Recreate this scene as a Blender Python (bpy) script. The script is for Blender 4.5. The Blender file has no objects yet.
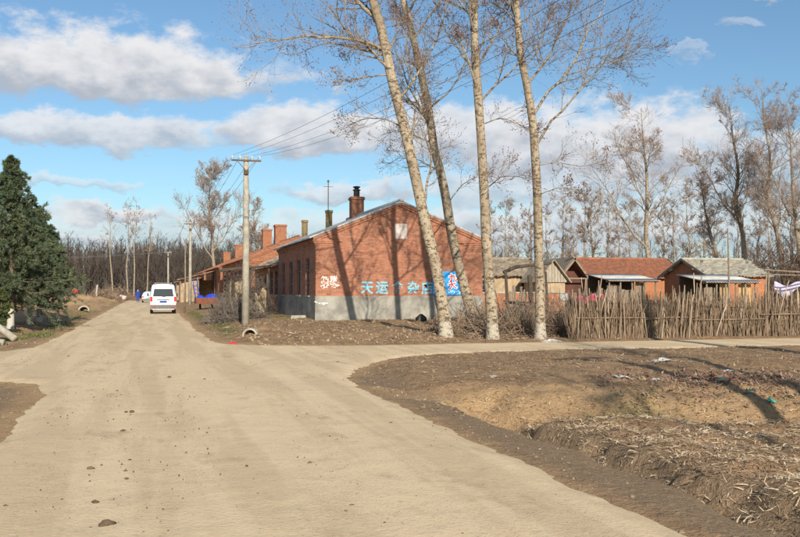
import bpy, math, random
import numpy as np
from mathutils import Vector

# ------------------------------------------------------------------ camera, sky, sun, exposure
# World axes: +Y runs along the village road (away), +X to its right.  Metres.
SC = bpy.context.scene
COL = SC.collection
ROADA = math.radians(15.66)              # the camera looks this much to the right of the road
CS, SN = math.cos(ROADA), math.sin(ROADA)
CAMH = 1.6
FPX = 900.0                              # focal length in photo pixels (800 wide)

cam_d = bpy.data.cameras.new('camera')
cam_d.sensor_width = 36.0
cam_d.lens = 36.0 * FPX / 800.0
cam_d.clip_start = 0.1
cam_d.clip_end = 5000
cam = bpy.data.objects.new('camera', cam_d)
COL.objects.link(cam)
cam.location = (0, 0, CAMH)
cam.rotation_euler = (math.radians(90 + 1.37), 0, -ROADA)
SC.camera = cam

SUN_EL = math.radians(26)
sun_d = bpy.data.lights.new('sun', 'SUN')
sun_d.energy = 5.0
sun_d.angle = math.radians(0.53)
sun_d.color = (1.0, 0.905, 0.76)
sun = bpy.data.objects.new('sun', sun_d)
COL.objects.link(sun)
sun.rotation_euler = (math.pi / 2 - SUN_EL, 0, math.radians(-2.2))
sun.location = (0, -40, 40)

SC.view_settings.view_transform = 'Standard'
SC.view_settings.look = 'None'
SC.view_settings.gamma = 1
SC.view_settings.exposure = 0.22
SC.view_settings.use_curve_mapping = False
SC.cycles.max_bounces = 5
SC.cycles.diffuse_bounces = 3
SC.cycles.transparent_max_bounces = 8

# ---- tiny node language
class NT:
    def __init__(s, tree): s.t = tree; s.n = tree.nodes; s.l = tree.links
    def new(s, kind, **kw):
        n = s.n.new(kind)
        for k, v in kw.items(): setattr(n, k, v)
        return n
    def put(s, sock, val):
        if isinstance(val, bpy.types.NodeSocket): s.l.new(val, sock)
        elif isinstance(val, (tuple, list)) and len(val) == 3 and sock.type == 'RGBA': sock.default_value = (*val, 1)
        else: sock.default_value = val
    def m(s, op, a, b=None, c=None, clamp=False):
        n = s.n.new('ShaderNodeMath'); n.operation = op; n.use_clamp = clamp
        s.put(n.inputs[0], a)
        if b is not None: s.put(n.inputs[1], b)
        if c is not None: s.put(n.inputs[2], c)
        return n.outputs[0]
    def mix(s, f, a, b, blend='MIX'):
        n = s.n.new('ShaderNodeMix'); n.data_type = 'RGBA'; n.blend_type = blend
        s.put(n.inputs[0], f); s.put(n.inputs[6], a); s.put(n.inputs[7], b)
        return n.outputs[2]
    def step(s, x, a, b, lo=0.0, hi=1.0):
        n = s.n.new('ShaderNodeMapRange'); n.interpolation_type = 'SMOOTHSTEP'
        s.put(n.inputs[0], x); s.put(n.inputs[1], a); s.put(n.inputs[2], b); s.put(n.inputs[3], lo); s.put(n.inputs[4], hi)
        return n.outputs[0]
    def noise(s, vec, scale, detail=4, rough=0.55, dist=0.0):
        n = s.n.new('ShaderNodeTexNoise')
        if vec is not None: s.l.new(vec, n.inputs['Vector'])
        n.inputs['Scale'].default_value = scale; n.inputs['Detail'].default_value = detail
        n.inputs['Roughness'].default_value = rough; n.inputs['Distortion'].default_value = dist
        return n.outputs['Fac']
    def vec(s, x, y, z):
        n = s.n.new('ShaderNodeCombineXYZ')
        for i, q in enumerate((x, y, z)): s.put(n.inputs[i], q)
        return n.outputs[0]
    def scl(s, v, sc):
        n = s.n.new('ShaderNodeVectorMath'); n.operation = 'MULTIPLY'
        s.put(n.inputs[0], v); n.inputs[1].default_value = sc
        return n.outputs[0]
    def sep(s, v):
        n = s.n.new('ShaderNodeSeparateXYZ'); s.put(n.inputs[0], v)
        return n.outputs[0], n.outputs[1], n.outputs[2]

# ---- sky with the photograph's broken cumulus
def make_world():
    w = bpy.data.worlds.new('World'); SC.world = w; w.use_nodes = True
    nt = NT(w.node_tree); nt.n.clear()
    out = nt.new('ShaderNodeOutputWorld'); bg = nt.new('ShaderNodeBackground')
    sky = nt.new('ShaderNodeTexSky', sky_type='NISHITA', sun_disc=False)
    sky.sun_elevation = SUN_EL; sky.sun_rotation = math.pi
    sky.air_density = 1.0; sky.dust_density = 0.9; sky.ozone_density = 1.0; sky.altitude = 200
    tc = nt.new('ShaderNodeTexCoord')
    x, y, z = nt.sep(tc.outputs['Generated'])
    xr = nt.m('SUBTRACT', nt.m('MULTIPLY', x, CS), nt.m('MULTIPLY', y, SN))
    yr = nt.m('ADD', nt.m('MULTIPLY', x, SN), nt.m('MULTIPLY', y, CS))
    az = nt.m('ARCTAN2', xr, yr)
    el = nt.m('ARCSINE', z)
    p = nt.vec(nt.m('MULTIPLY', az, 1.0), nt.m('MULTIPLY', el, 1.7), 0.0)
    n1 = nt.noise(p, 9, 6, 0.6); n2 = nt.noise(nt.scl(p, (1.3, 1.3, 1)), 11, 6, 0.6)
    fb = nt.noise(p, 22, 7, 0.62)
    lump = nt.noise(p, 30, 3, 0.5)
    az2 = nt.m('ADD', az, nt.m('MULTIPLY', nt.m('SUBTRACT', n1, 0.5), 0.16))
    el2 = nt.m('ADD', el, nt.m('MULTIPLY', nt.m('SUBTRACT', n2, 0.5), 0.07))
    skyc = nt.mix(1.0, sky.outputs[0], (0.075, 0.096, 0.108), 'MULTIPLY')
    # pale haze towards the horizon is mixed into the sky colour; clouds on top, far ones first
    skyc = nt.mix(nt.step(el, .11, -.02, 0, .8), skyc, (0.50, 0.58, 0.66))
    # (px, py, half width px, up px, down px, opacity)
    clouds = [(330, 232, 520, 26, 30, .55), (640, 225, 330, 34, 40, .6), (110, 218, 66, 14, 12, .85), (60, 242, 60, 10, 8, .6),
              (70, 190, 95, 8, 6, .5), (345, 192, 100, 14, 12, .75), (560, 190, 210, 34, 24, .72), (770, 175, 95, 40, 44, .6),
              (75, 142, 190, 24, 16, .85), (305, 138, 105, 40, 20, .95), (600, 158, 180, 66, 30, .95), (460, 140, 130, 48, 28, .9),
              (95, 86, 235, 58, 26, 1.0), (680, 62, 30, 5, 4, .3), (85, 2, 34, 10, 8, .8), (790, 8, 30, 10, 7, .7), (760, 38, 26, 6, 4, .35)]
    c = skyc
    for px, py, hw, up, dn, op in clouds:
        a0 = math.atan((px - 400) / FPX); e0 = math.atan((290 - py) / FPX)
        dx = nt.m('DIVIDE', nt.m('SUBTRACT', az2, a0), hw / FPX)
        de = nt.m('SUBTRACT', el2, e0)
        dy = nt.m('ADD', nt.m('DIVIDE', nt.m('MAXIMUM', de, 0.0), up / FPX), nt.m('DIVIDE', nt.m('MINIMUM', de, 0.0), dn / FPX))
        r = nt.m('SQRT', nt.m('ADD', nt.m('MULTIPLY', dx, dx), nt.m('MULTIPLY', dy, dy)))
        d = nt.m('ADD', nt.m('SUBTRACT', 1.0, r), nt.m('MULTIPLY', nt.m('SUBTRACT', fb, 0.5), 1.25))
        mk = nt.step(d, 0.02, 0.48, 0.0, op)
        h = nt.m('ADD', dy, nt.m('MULTIPLY', nt.m('SUBTRACT', lump, 0.5), 2.2))
        col = nt.mix(nt.step(h, -0.9, 0.75), (0.385, 0.425, 0.49), (0.72, 0.72, 0.735))
        c = nt.mix(mk, c, col)
    # unseen cloud all round, greyed to lower the fill light, outside the photographed quarter
    dn_ = nt.m('MAXIMUM', nt.m('ADD', z, 0.12), 0.05)
    pp = nt.vec(nt.m('DIVIDE', x, dn_), nt.m('DIVIDE', y, dn_), 0.0)
    fo = nt.noise(pp, 1.1, 6, 0.58)
    side = nt.m('MAXIMUM', nt.step(nt.m('ABSOLUTE', az), 0.44, 0.62), nt.step(el, 0.34, 0.46))
    mk = nt.m('MULTIPLY', nt.m('MULTIPLY', nt.step(fo, 0.50, 0.62), side), nt.step(z, 0.0, 0.06, 0.0, 0.85))
    c = nt.mix(mk, c, (0.50, 0.53, 0.58))
    nt.l.new(c, bg.inputs[0]); bg.inputs[1].default_value = 1.0
    nt.l.new(bg.outputs[0], out.inputs[0])
    w.cycles.sampling_method = 'MANUAL'; w.cycles.sample_map_resolution = 512
make_world()

# ------------------------------------------------------------------ helpers
RNG = np.random.default_rng(7)
random.seed(5)

def cw(px, depth):
    """world (x, y) of a spot at this photo column and depth along the view axis"""
    X = (px - 400.0) / FPX * depth
    return (CS * X + SN * depth, -SN * X + CS * depth)
def zz(py, depth): return CAMH + (290.0 - py) / FPX * depth
def P3(px, py, depth):
    x, y = cw(px, depth); return (x, y, zz(py, depth))

def tag(o, label=None, cat=None, group=None, kind=None):
    if label: o['label'] = label
    if cat: o['category'] = cat
    if group: o['group'] = group
    if kind: o['kind'] = kind
    return o
def thing(name, label, cat, loc=(0, 0, 0), group=None):
    o = bpy.data.objects.new(name, None); COL.objects.link(o)
    o.empty_display_size = 0.3; o.location = loc
    return tag(o, label, cat, group)
def origin(p):
    v = Vector((0, 0, 0))
    while p is not None: v += Vector(p.location); p = p.parent
    return v

def mesh_np(name, V, faces, smooth=False):
    me = bpy.data.meshes.new(name)
    V = np.asarray(V, dtype=np.float32)
    faces = [np.asarray(f, dtype=np.int32) for f in faces if len(f)]
    nl = sum(f.size for f in faces); npoly = sum(len(f) for f in faces)
    me.vertices.add(len(V)); me.vertices.foreach_set('co', V.ravel())
    me.loops.add(nl); me.polygons.add(npoly)
    me.loops.foreach_set('vertex_index', np.concatenate([f.ravel() for f in faces]))
    st = []; off = 0
    for f in faces:
        st.append(off + np.arange(len(f), dtype=np.int32) * f.shape[1]); off += f.size
    me.polygons.foreach_set('loop_start', np.concatenate(st))
    me.polygons.foreach_set('use_smooth', np.full(npoly, smooth))
    me.update(calc_edges=True)
    me.validate()
    return me
def link_mesh(name, me, mat, parent=None, smooth=None):
    o = bpy.data.objects.new(name, me); COL.objects.link(o)
    if mat is not None and not me.materials: me.materials.append(mat)
    if parent is not None: o.parent = parent
    return o

class MB:
    """collects simple shapes in world coordinates and links them as one mesh"""
    def __init__(s): s.v = []; s.f = {3: [], 4: []}; s.big = []; s.n = 0
    def add(s, V, F):
        V = np.asarray(V, float).reshape(-1, 3)
        for f in F:
            if len(f) in (3, 4): s.f[len(f)].append([i + s.n for i in f])
            else: s.big.append([i + s.n for i in f])
        s.v.append(V); s.n += len(V); return s
    def addq(s, V, Q):
        s.v.append(np.asarray(V, float)); Q = np.asarray(Q)
        s.f[Q.shape[1]].extend((Q + s.n).tolist()); s.n += len(V); return s
    def box(s, x0, x1, y0, y1, z0, z1, taper=0.0):
        t = taper
        V = [(x0, y0, z0), (x1, y0, z0), (x1, y1, z0), (x0, y1, z0), (x0 + t, y0 + t, z1), (x1 - t, y0 + t, z1), (x1 - t, y1 - t, z1), (x0 + t, y1 - t, z1)]
        return s.add(V, [(0, 3, 2, 1), (4, 5, 6, 7), (0, 1, 5, 4), (1, 2, 6, 5), (2, 3, 7, 6), (3, 0, 4, 7)])
    def bar(s, a, b, w, h, up=(0, 0, 1)):
        a = Vector(a); b = Vector(b); d = (b - a).normalized(); u = Vector(up)
        r = d.cross(u)
        if r.length < 1e-4: r = d.cross(Vector((1, 0, 0)))
        r.normalize(); u = r.cross(d)
        V = []
        for p in (a, b):
            for i, j in ((-1, -1), (1, -1), (1, 1), (-1, 1)): V.append(p + r * (w / 2 * i) + u * (h / 2 * j))
        return s.add([tuple(q) for q in V], [(0, 3, 2, 1), (4, 5, 6, 7), (0, 1, 5, 4), (1, 2, 6, 5), (2, 3, 7, 6), (3, 0, 4, 7)])
    def tube(s, pts, radii, n=8, caps=True):
        pts = np.asarray(pts, float); K = len(pts)
        if np.isscalar(radii): radii = [radii] * K
        V, Q = tubes(pts[None], np.asarray(radii, float)[None], n)
        F = Q.tolist()
        if caps: F += [tuple(range(n))[::-1], tuple(range((K - 1) * n, K * n))]
        return s.add(V, F)
    def prism(s, poly, axis, a, b):
        """poly: list of 2-tuples in the plane across axis ('x': (y,z), 'y': (x,z), 'z': (x,y))"""
        n = len(poly)
        def p3(q, t): return (t, q[0], q[1]) if axis == 'x' else ((q[0], t, q[1]) if axis == 'y' else (q[0], q[1], t))
        V = [p3(q, a) for q in poly] + [p3(q, b) for q in poly]
        F = [tuple(range(n))[::-1], tuple(range(n, 2 * n))] + [(i, (i + 1) % n, n + (i + 1) % n, n + i) for i in range(n)]
        return s.add(V, F)
    def lathe(s, c, prof, n=14):
        V = []; F = []
        for r, z in prof:
            for i in range(n):
                a = 2 * math.pi * i / n; V.append((c[0] + r * math.cos(a), c[1] + r * math.sin(a), c[2] + z))
        for k in range(len(prof) - 1):
            for i in range(n):
                j = (i + 1) % n; F.append((k * n + i, k * n + j, (k + 1) * n + j, (k + 1) * n + i))
        F.append(tuple(range(n))[::-1]); F.append(tuple(range((len(prof) - 1) * n, len(prof) * n)))
        return s.add(V, F)
    def build(s, name, mat, parent=None, smooth=False, kind=None):
        V = np.concatenate(s.v) if s.v else np.zeros((0, 3))
        o = origin(parent) if parent is not None else Vector((0, 0, 0))
        V = V - np.array(o)
        if s.big:
            me = bpy.data.meshes.new(name)
            me.from_pydata(V.tolist(), [], s.f[3] + s.f[4] + s.big)
            if smooth: me.polygons.foreach_set('use_smooth', [True] * len(me.polygons))
        else: me = mesh_np(name, V, [s.f[3], s.f[4]], smooth)
        ob = link_mesh(name, me, mat, parent)
        if kind: ob['kind'] = kind
        return ob

def unit(a): return a / np.maximum(np.linalg.norm(a, axis=-1, keepdims=True), 1e-9)
def tubes(P, R, n):
    """P (N,K,3), R (N,K): N tapering tubes -> verts, quads"""
    N, K, _ = P.shape
    T = np.empty_like(P); T[:, 1:-1] = P[:, 2:] - P[:, :-2] if K > 2 else T[:, 1:-1]
    T[:, 0] = P[:, 1] - P[:, 0]; T[:, -1] = P[:, -1] - P[:, -2]
    T = unit(T)
    mean = unit(P[:, -1] - P[:, 0])
    ref = np.where(np.abs(mean[:, 2:3]) > 0.8, np.array([[1.0, 0, 0]]), np.array([[0, 0, 1.0]]))
    A = unit(np.cross(T, np.repeat(ref[:, None], K, 1))); B = np.cross(T, A)
    an = np.arange(n) * 2 * np.pi / n
    V = P[:, :, None] + R[:, :, None, None] * (A[:, :, None] * np.cos(an)[None, None, :, None] + B[:, :, None] * np.sin(an)[None, None, :, None])
    i = np.arange(N)[:, None, None] * K * n; k = np.arange(K - 1)[None, :, None] * n; j = np.arange(n)[None, None, :]; j2 = (j + 1) % n
    Q = np.stack([i + k + j, i + k + j2, i + k + n + j2, i + k + n + j], -1).reshape(-1, 4)
    return V.reshape(-1, 3), Q

def hsh(ix, iy, seed):
    h = (ix.astype(np.int64) * 374761393 + iy.astype(np.int64) * 668265263 + seed * 982451653) & 0xffffffff
    h = ((h ^ (h >> 13)) * 1274126177) & 0xffffffff
    h = (h ^ (h >> 16)) & 0xffffffff
    return h / 4294967295.0
def vnoise(x, y, seed=0):
    ix = np.floor(x); iy = np.floor(y); fx = x - ix; fy = y - iy
    fx = fx * fx * (3 - 2 * fx); fy = fy * fy * (3 - 2 * fy)
    a = hsh(ix, iy, seed); b = hsh(ix + 1, iy, seed); c = hsh(ix, iy + 1, seed); d = hsh(ix + 1, iy + 1, seed)
    return (a + (b - a) * fx) * (1 - fy) + (c + (d - c) * fx) * fy
def fbm(x, y, scale, oct=4, seed=0, gain=0.5):
    x = np.asarray(x, float); y = np.asarray(y, float)
    s = 0; a = 1; t = 0
    for k in range(oct):
        s = s + a * vnoise(x * scale * 2 ** k + 17.3 * k, y * scale * 2 ** k - 9.1 * k, seed + k); t += a; a *= gain
    return s / t - 0.5
def sstep(a, b, x):
    t = np.clip((x - a) / (b - a), 0, 1); return t * t * (3 - 2 * t)

# ------------------------------------------------------------------ materials
def mat(name, col, rough=0.9, col2=None, scale=6.0, stretch=(1, 1, 1), bump=0.0, bscale=None, contrast=(0.35, 0.65), metal=0.0, spec=0.3, detail=5):
    m = bpy.data.materials.new(name); m.use_nodes = True
    nt = NT(m.node_tree); b = nt.n['Principled BSDF']
    b.inputs['Roughness'].default_value = rough; b.inputs['Metallic'].default_value = metal
    b.inputs['Specular IOR Level'].default_value = spec
    b.inputs['Base Color'].default_value = (*col, 1)
    if col2 is not None or bump:
        tc = nt.new('ShaderNodeTexCoord'); v = nt.scl(tc.outputs['Object'], stretch)
        n = nt.noise(v, scale, detail, 0.6)
        if col2 is not None:
            nt.l.new(nt.mix(nt.step(n, *contrast), col, col2), b.inputs['Base Color'])
        if bump:
            bn = nt.new('ShaderNodeBump'); bn.inputs['Strength'].default_value = 1.0; bn.inputs['Distance'].default_value = bump
            nt.l.new(nt.noise(v, bscale or scale * 3, 5, 0.65), bn.inputs['Height']); nt.l.new(bn.outputs[0], b.inputs['Normal'])
    return m

def brick_mat(name, c1, c2, mortar, dirt=(0.12, 0.07, 0.045)):
    m = bpy.data.materials.new(name); m.use_nodes = True
    nt = NT(m.node_tree); b = nt.n['Principled BSDF']; b.inputs['Roughness'].default_value = 0.93; b.inputs['Specular IOR Level'].default_value = 0.2
    tc = nt.new('ShaderNodeTexCoord'); x, y, z = nt.sep(tc.outputs['Object'])
    v = nt.vec(nt.m('ADD', x, y), z, 0.0)
    br = nt.new('ShaderNodeTexBrick'); nt.l.new(v, br.inputs['Vector'])
    br.inputs['Color1'].default_value = (*c1, 1); br.inputs['Color2'].default_value = (*c2, 1); br.inputs['Mortar'].default_value = (*mortar, 1)
    br.inputs['Scale'].default_value = 1.0; br.inputs['Brick Width'].default_value = 0.25; br.inputs['Row Height'].default_value = 0.068
    br.inputs['Mortar Size'].default_value = 0.007; br.inputs['Mortar Smooth'].default_value = 0.3; br.inputs['Bias'].default_value = 0.0
    n1 = nt.noise(tc.outputs['Object'], 1.1, 6, 0.65); n2 = nt.noise(nt.scl(tc.outputs['Object'], (5, 5, 14)), 1.0, 3, 0.6)
    c = nt.mix(nt.step(n2, 0.42, 0.7, 0, 0.5), br.outputs['Color'], (c1[0] * 1.35, c1[1] * 1.45, c1[2] * 1.55))
    c = nt.mix(nt.step(n1, 0.48, 0.70, 0, 0.6), c, dirt)
    c = nt.mix(nt.step(nt.noise(nt.scl(tc.outputs['Object'], (1, 1, 1.6)), 3.5, 5, .7), .55, .7, 0, .45), c, (.43, .29, .22))
    streak = nt.noise(nt.vec(nt.m('MULTIPLY', nt.m('ADD', x, y), 3.0), nt.m('MULTIPLY', z, 0.4), 0.0), 1.0, 4, 0.6)
    c = nt.mix(nt.step(streak, 0.58, 0.75, 0, 0.4), c, (0.36, 0.25, 0.19))
    nt.l.new(c, b.inputs['Base Color'])
    bn = nt.new('ShaderNodeBump'); bn.inputs['Distance'].default_value = 0.012; bn.inputs['Strength'].default_value = 0.8
    nt.l.new(nt.m('SUBTRACT', nt.m('MULTIPLY', n2, 0.6), br.outputs['Fac']), bn.inputs['Height']); nt.l.new(bn.outputs[0], b.inputs['Normal'])
    return m

def bark_mat(name, pale, dark, twig=False, white_to=None):
    m = bpy.data.materials.new(name); m.use_nodes = True
    nt = NT(m.node_tree); b = nt.n['Principled BSDF']; b.inputs['Roughness'].default_value = 0.95; b.inputs['Specular IOR Level'].default_value = 0.15
    tc = nt.new('ShaderNodeTexCoord'); o = tc.outputs['Object']
    n1 = nt.noise(nt.scl(o, (3.4, 3.4, 4.6)), 2.1, 5, 0.68); n2 = nt.noise(nt.scl(o, (6, 6, 2.2)), 3.0, 5, 0.65)
    n3 = nt.noise(o, 0.9, 3, 0.5)
    c = nt.mix(nt.step(n2, 0.38, 0.62, 0, 0.55), pale, (pale[0] * .62, pale[1] * .58, pale[2] * .50))
    c = nt.mix(nt.step(n1, 0.52, 0.59, 0, 0.92), c, dark)
    c = nt.mix(nt.step(nt.noise(nt.scl(o, (2.2, 2.2, 6)), 1.3, 4, .6, .5), .57, .62, 0, .85), c, (dark[0] * .8, dark[1] * .8, dark[2] * .8))
    c = nt.mix(nt.step(n3, 0.42, 0.68, 0, 0.6), c, (0.22, 0.165, 0.11))
    if white_to is not None:
        x, y, z = nt.sep(o)
        w = nt.step(nt.m('ADD', z, nt.m('MULTIPLY', nt.m('SUBTRACT', n2, .5), .25)), white_to + .04, white_to - .04, 0, 1)
        c = nt.mix(nt.m('MULTIPLY', w, nt.step(n1, .6, .5, .1, .45) if white_to < .8 else .9), c, (.55, .52, .45))
    nt.l.new(c, b.inputs['Base Color'])
    bn = nt.new('ShaderNodeBump'); bn.inputs['Distance'].default_value = 0.03; nt.l.new(nt.m('ADD', nt.m('MULTIPLY', n1, -1), n2), bn.inputs['Height'])
    nt.l.new(bn.outputs[0], b.inputs['Normal'])
    return m

def glass_mat():
    m = bpy.data.materials.new('window_glass'); m.use_nodes = True
    b = m.node_tree.nodes['Principled BSDF']; b.inputs['Base Color'].default_value = (0.02, 0.024, 0.03, 1); b.inputs['Roughness'].default_value = 0.08
    b.inputs['Specular IOR Level'].default_value = 0.6
    return m

M = {}
M['brick'] = brick_mat('red_brick', (0.41, 0.170, 0.098), (0.29, 0.105, 0.060), (0.34, 0.24, 0.18))
M['brick_old'] = brick_mat('old_brick', (0.38, 0.15, 0.075), (0.27, 0.10, 0.055), (0.30, 0.20, 0.14))
M['brick_orange'] = brick_mat('orange_brick', (0.46, 0.185, 0.085), (0.38, 0.14, 0.065), (0.40, 0.22, 0.12))
M['plinth'] = mat('grey_render', (0.20, 0.19, 0.165), .95, (0.37, 0.35, 0.30), 1.7, bump=.012, bscale=14, contrast=(.3, .7))
M['sheet'] = mat('grey_sheet', (0.52, 0.53, 0.52), .8, (0.38, 0.385, 0.375), 1.4, (1, 1, 1), bump=.004, contrast=(.4, .7))
M['tin'] = mat('pale_tin', (0.50, 0.50, 0.48), .7, (0.36, 0.34, 0.31), 1.2)
M['tile_red'] = mat('red_roof_tiles', (0.35, 0.145, 0.08), .92, (0.21, 0.10, 0.065), 3.2, bump=.02, bscale=12)
M['tile_orange'] = mat('orange_roof_tiles', (0.40, 0.17, 0.09), .92, (0.27, 0.12, 0.075), 1.6, bump=.02, bscale=12)
M['tile_grey'] = mat('grey_roof_tiles', (0.40, 0.375, 0.31), .95, (0.29, 0.265, 0.21), 2.6, bump=.02, bscale=12)
M['tile_old'] = mat('weathered_roof_tiles', (0.34, 0.30, 0.24), .95, (0.26, 0.13, 0.08), 1.3, bump=.03, bscale=8, contrast=(.45, .6))
M['tile_tan'] = mat('tan_grey_tiles', (0.36, 0.30, 0.225), .95, (0.22, 0.175, 0.13), 1.6, bump=.03, bscale=8)
M['wood_pale'] = mat('pale_grey_wood', (0.42, 0.37, 0.30), .95, (0.27, 0.225, 0.17), 3, (8, 8, 1.2))
M['glass'] = glass_mat()
M['frame_grey'] = mat('grey_paint', (0.20, 0.235, 0.25), .7, (0.14, 0.16, 0.17), 4)
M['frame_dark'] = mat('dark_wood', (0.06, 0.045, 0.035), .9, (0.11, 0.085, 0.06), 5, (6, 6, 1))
M['wood'] = mat('weathered_wood', (0.30, 0.245, 0.185), .95, (0.17, 0.13, 0.095), 3, (8, 8, 1.2), bump=.008)
M['wood_yellow'] = mat('pale_planks', (0.50, 0.36, 0.18), .9, (0.38, 0.25, 0.12), 3, (8, 8, 1))
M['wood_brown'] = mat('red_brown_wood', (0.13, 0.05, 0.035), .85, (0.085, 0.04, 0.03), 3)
M['mud'] = mat('mud_plaster', (0.44, 0.34, 0.22), .97, (0.33, 0.24, 0.15), 2.4, bump=.02, bscale=9)
M['concrete'] = mat('weathered_concrete', (0.42, 0.39, 0.32), .95, (0.30, 0.275, 0.225), 5, (1, 1, .4), bump=.005, bscale=30)
M['concrete_pale'] = mat('pale_concrete', (0.42, 0.385, 0.315), .95, (0.30, 0.27, 0.215), 4, bump=.006)
M['iron'] = mat('rusty_iron', (0.09, 0.075, 0.065), .8, (0.17, 0.10, 0.06), 6)
M['pipe_ochre'] = mat('ochre_pipe', (0.30, 0.22, 0.11), .85, (0.18, 0.12, 0.06), 5)
M['black_metal'] = mat('black_metal', (0.02, 0.02, 0.022), .6, (0.05, 0.045, 0.04), 9)
M['white_board'] = mat('whitewashed_board', (0.55, 0.50, 0.46), .9, (0.45, 0.37, 0.33), 3)
M['white_paint'] = mat('white_smear', (0.80, 0.79, 0.76), .9)
M['cyan_paint'] = mat('cyan_paint', (0.20, 0.52, 0.66), .85, (0.34, 0.42, 0.42), 11, contrast=(.45, .75))
M['sign_blue'] = mat('blue_sign', (0.02, 0.27, 0.70), .55, (0.04, 0.36, 0.76), 3)
M['sign_red'] = mat('red_letter', (0.62, 0.03, 0.05), .5)
M['sign_white'] = mat('white_letter', (0.85, 0.85, 0.85), .5)
M['bark'] = bark_mat('poplar_bark', (0.43, 0.36, 0.265), (0.10, 0.072, 0.05))
M['bark_white'] = bark_mat('poplar_bark_limewashed', (0.43, 0.36, 0.265), (0.10, 0.072, 0.05), white_to=0.55)
M['limb'] = bark_mat('poplar_limb', (0.38, 0.33, 0.25), (0.09, 0.065, 0.05))
M['twig'] = mat('twig_bark', (0.29, 0.235, 0.185), .95, (0.20, 0.155, 0.12), 2)
M['bud'] = mat('poplar_catkins', (0.12, 0.055, 0.045), .9, (0.18, 0.10, 0.075), 3)
M['far_bark'] = bark_mat('far_tree_bark', (0.40, 0.34, 0.26), (0.12, 0.095, 0.075))
M['far_twig'] = mat('far_twigs', (0.30, 0.235, 0.19), .95, (0.24, 0.18, 0.145), .6)
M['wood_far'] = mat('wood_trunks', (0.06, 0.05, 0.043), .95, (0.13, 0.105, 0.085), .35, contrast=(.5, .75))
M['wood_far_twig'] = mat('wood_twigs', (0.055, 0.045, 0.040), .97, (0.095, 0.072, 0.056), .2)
M['needle'] = mat('spruce_needles', (0.062, 0.092, 0.054), .8, (0.13, 0.155, 0.078), 1.6, contrast=(.35, .65))
M['needle_pine'] = mat('young_pine_needles', (0.075, 0.10, 0.035), .8, (0.11, 0.13, 0.045), 3)
M['spruce_bark'] = bark_mat('spruce_bark', (0.16, 0.12, 0.09), (0.05, 0.035, 0.03))
M['spruce_bark_white'] = bark_mat('spruce_bark_limewashed', (0.16, 0.12, 0.09), (0.05, 0.035, 0.03), white_to=0.95)
M['stick'] = mat('fence_sticks', (0.32, 0.24, 0.17), .95, (0.17, 0.125, 0.09), 2.2, (3, 3, .8), bump=.006, bscale=20)
M['stick2'] = mat('fence_sticks_dark', (0.29, 0.21, 0.14), .95, (0.16, 0.11, 0.075), 2.2, (3, 3, .8))
M['stick3'] = mat('fence_sticks_pale', (0.45, 0.36, 0.265), .95, (0.28, 0.215, 0.155), 2.2, (3, 3, .8))
M['brush'] = mat('brushwood', (0.33, 0.24, 0.165), .95, (0.19, 0.13, 0.09), 1.2)
M['brush_grey'] = mat('grey_brushwood', (0.22, 0.185, 0.15), .95, (0.12, 0.095, 0.08), 1.2)
M['scrub'] = mat('dark_scrub', (0.10, 0.07, 0.052), .95, (0.16, 0.11, 0.08), .6)
M['straw'] = mat('corn_straw', (0.50, 0.40, 0.26), .95, (0.30, 0.21, 0.125), .9, contrast=(.4, .6))
M['field_straw'] = mat('field_straw', (0.58, 0.46, 0.31), .95, (0.28, 0.195, 0.125), 2.5, contrast=(.42, .58))
M['straw_dark'] = mat('dead_leaves', (0.38, 0.26, 0.16), .95, (0.24, 0.16, 0.10), 1.2)
M['rubbish'] = mat('rubbish', (0.16, 0.085, 0.065), .9, (0.33, 0.235, 0.17), 5, contrast=(.45, .6))
M['grass'] = mat('spring_grass', (0.085, 0.115, 0.030), .9, (0.17, 0.15, 0.06), 1.1)
M['stone'] = mat('pebbles', (0.34, 0.27, 0.19), .95, (0.20, 0.155, 0.115), 1.3)
M['stone_pale'] = mat('pale_lumps', (0.38, 0.285, 0.185), .95, (0.24, 0.165, 0.1), 2)
M['clod'] = mat('dark_clod', (0.10, 0.07, 0.045), .95, (0.17, 0.12, 0.075), 14, bump=.01, bscale=40)
M['plastic_white'] = mat('dirty_white_plastic', (0.58, 0.57, 0.54), .5, (0.36, 0.34, 0.30), 9)
M['plastic_teal'] = mat('teal_plastic', (0.05, 0.42, 0.34), .5)
M['plastic_blue'] = mat('blue_plastic', (0.015, 0.05, 0.50), .5, (0.02, 0.09, 0.62), 6)
M['plastic_red'] = mat('red_plastic', (0.72, 0.03, 0.03), .5)
M['plastic_black'] = mat('black_plastic', (0.02, 0.02, 0.02), .5)
M['tarp_lilac'] = mat('lilac_tarp', (0.42, 0.38, 0.52), .7, (0.52, 0.48, 0.58), 3)
M['cloth_pink'] = mat('pink_cloth', (0.62, 0.06, 0.14), .9, (0.50, 0.10, 0.18), 4)
M['van_paint'] = mat('white_car_paint', (0.80, 0.80, 0.79), .25, (0.68, 0.66, 0.62), 2.5, spec=.5, contrast=(.5, .8))
M['car_paint'] = mat('pale_blue_car_paint', (0.62, 0.72, 0.76), .25, spec=.5)
M['bumper'] = mat('grey_bumper', (0.10, 0.10, 0.105), .7, (0.16, 0.15, 0.14), 5)
M['tyre'] = mat('tyre_rubber', (0.018, 0.017, 0.016), .9, (0.05, 0.043, 0.035), 6)
M['rim'] = mat('steel_rim', (0.35, 0.35, 0.36), .45, metal=.6)
M['lamp_red'] = mat('red_lamp', (0.55, 0.02, 0.015), .25, spec=.6)
M['lamp_white'] = mat('clear_lamp', (0.75, 0.75, 0.72), .25, spec=.6)
M['plate_blue'] = mat('blue_number_plate', (0.02, 0.06, 0.32), .4)
M['skin'] = mat('skin', (0.42, 0.25, 0.17), .7)
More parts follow.
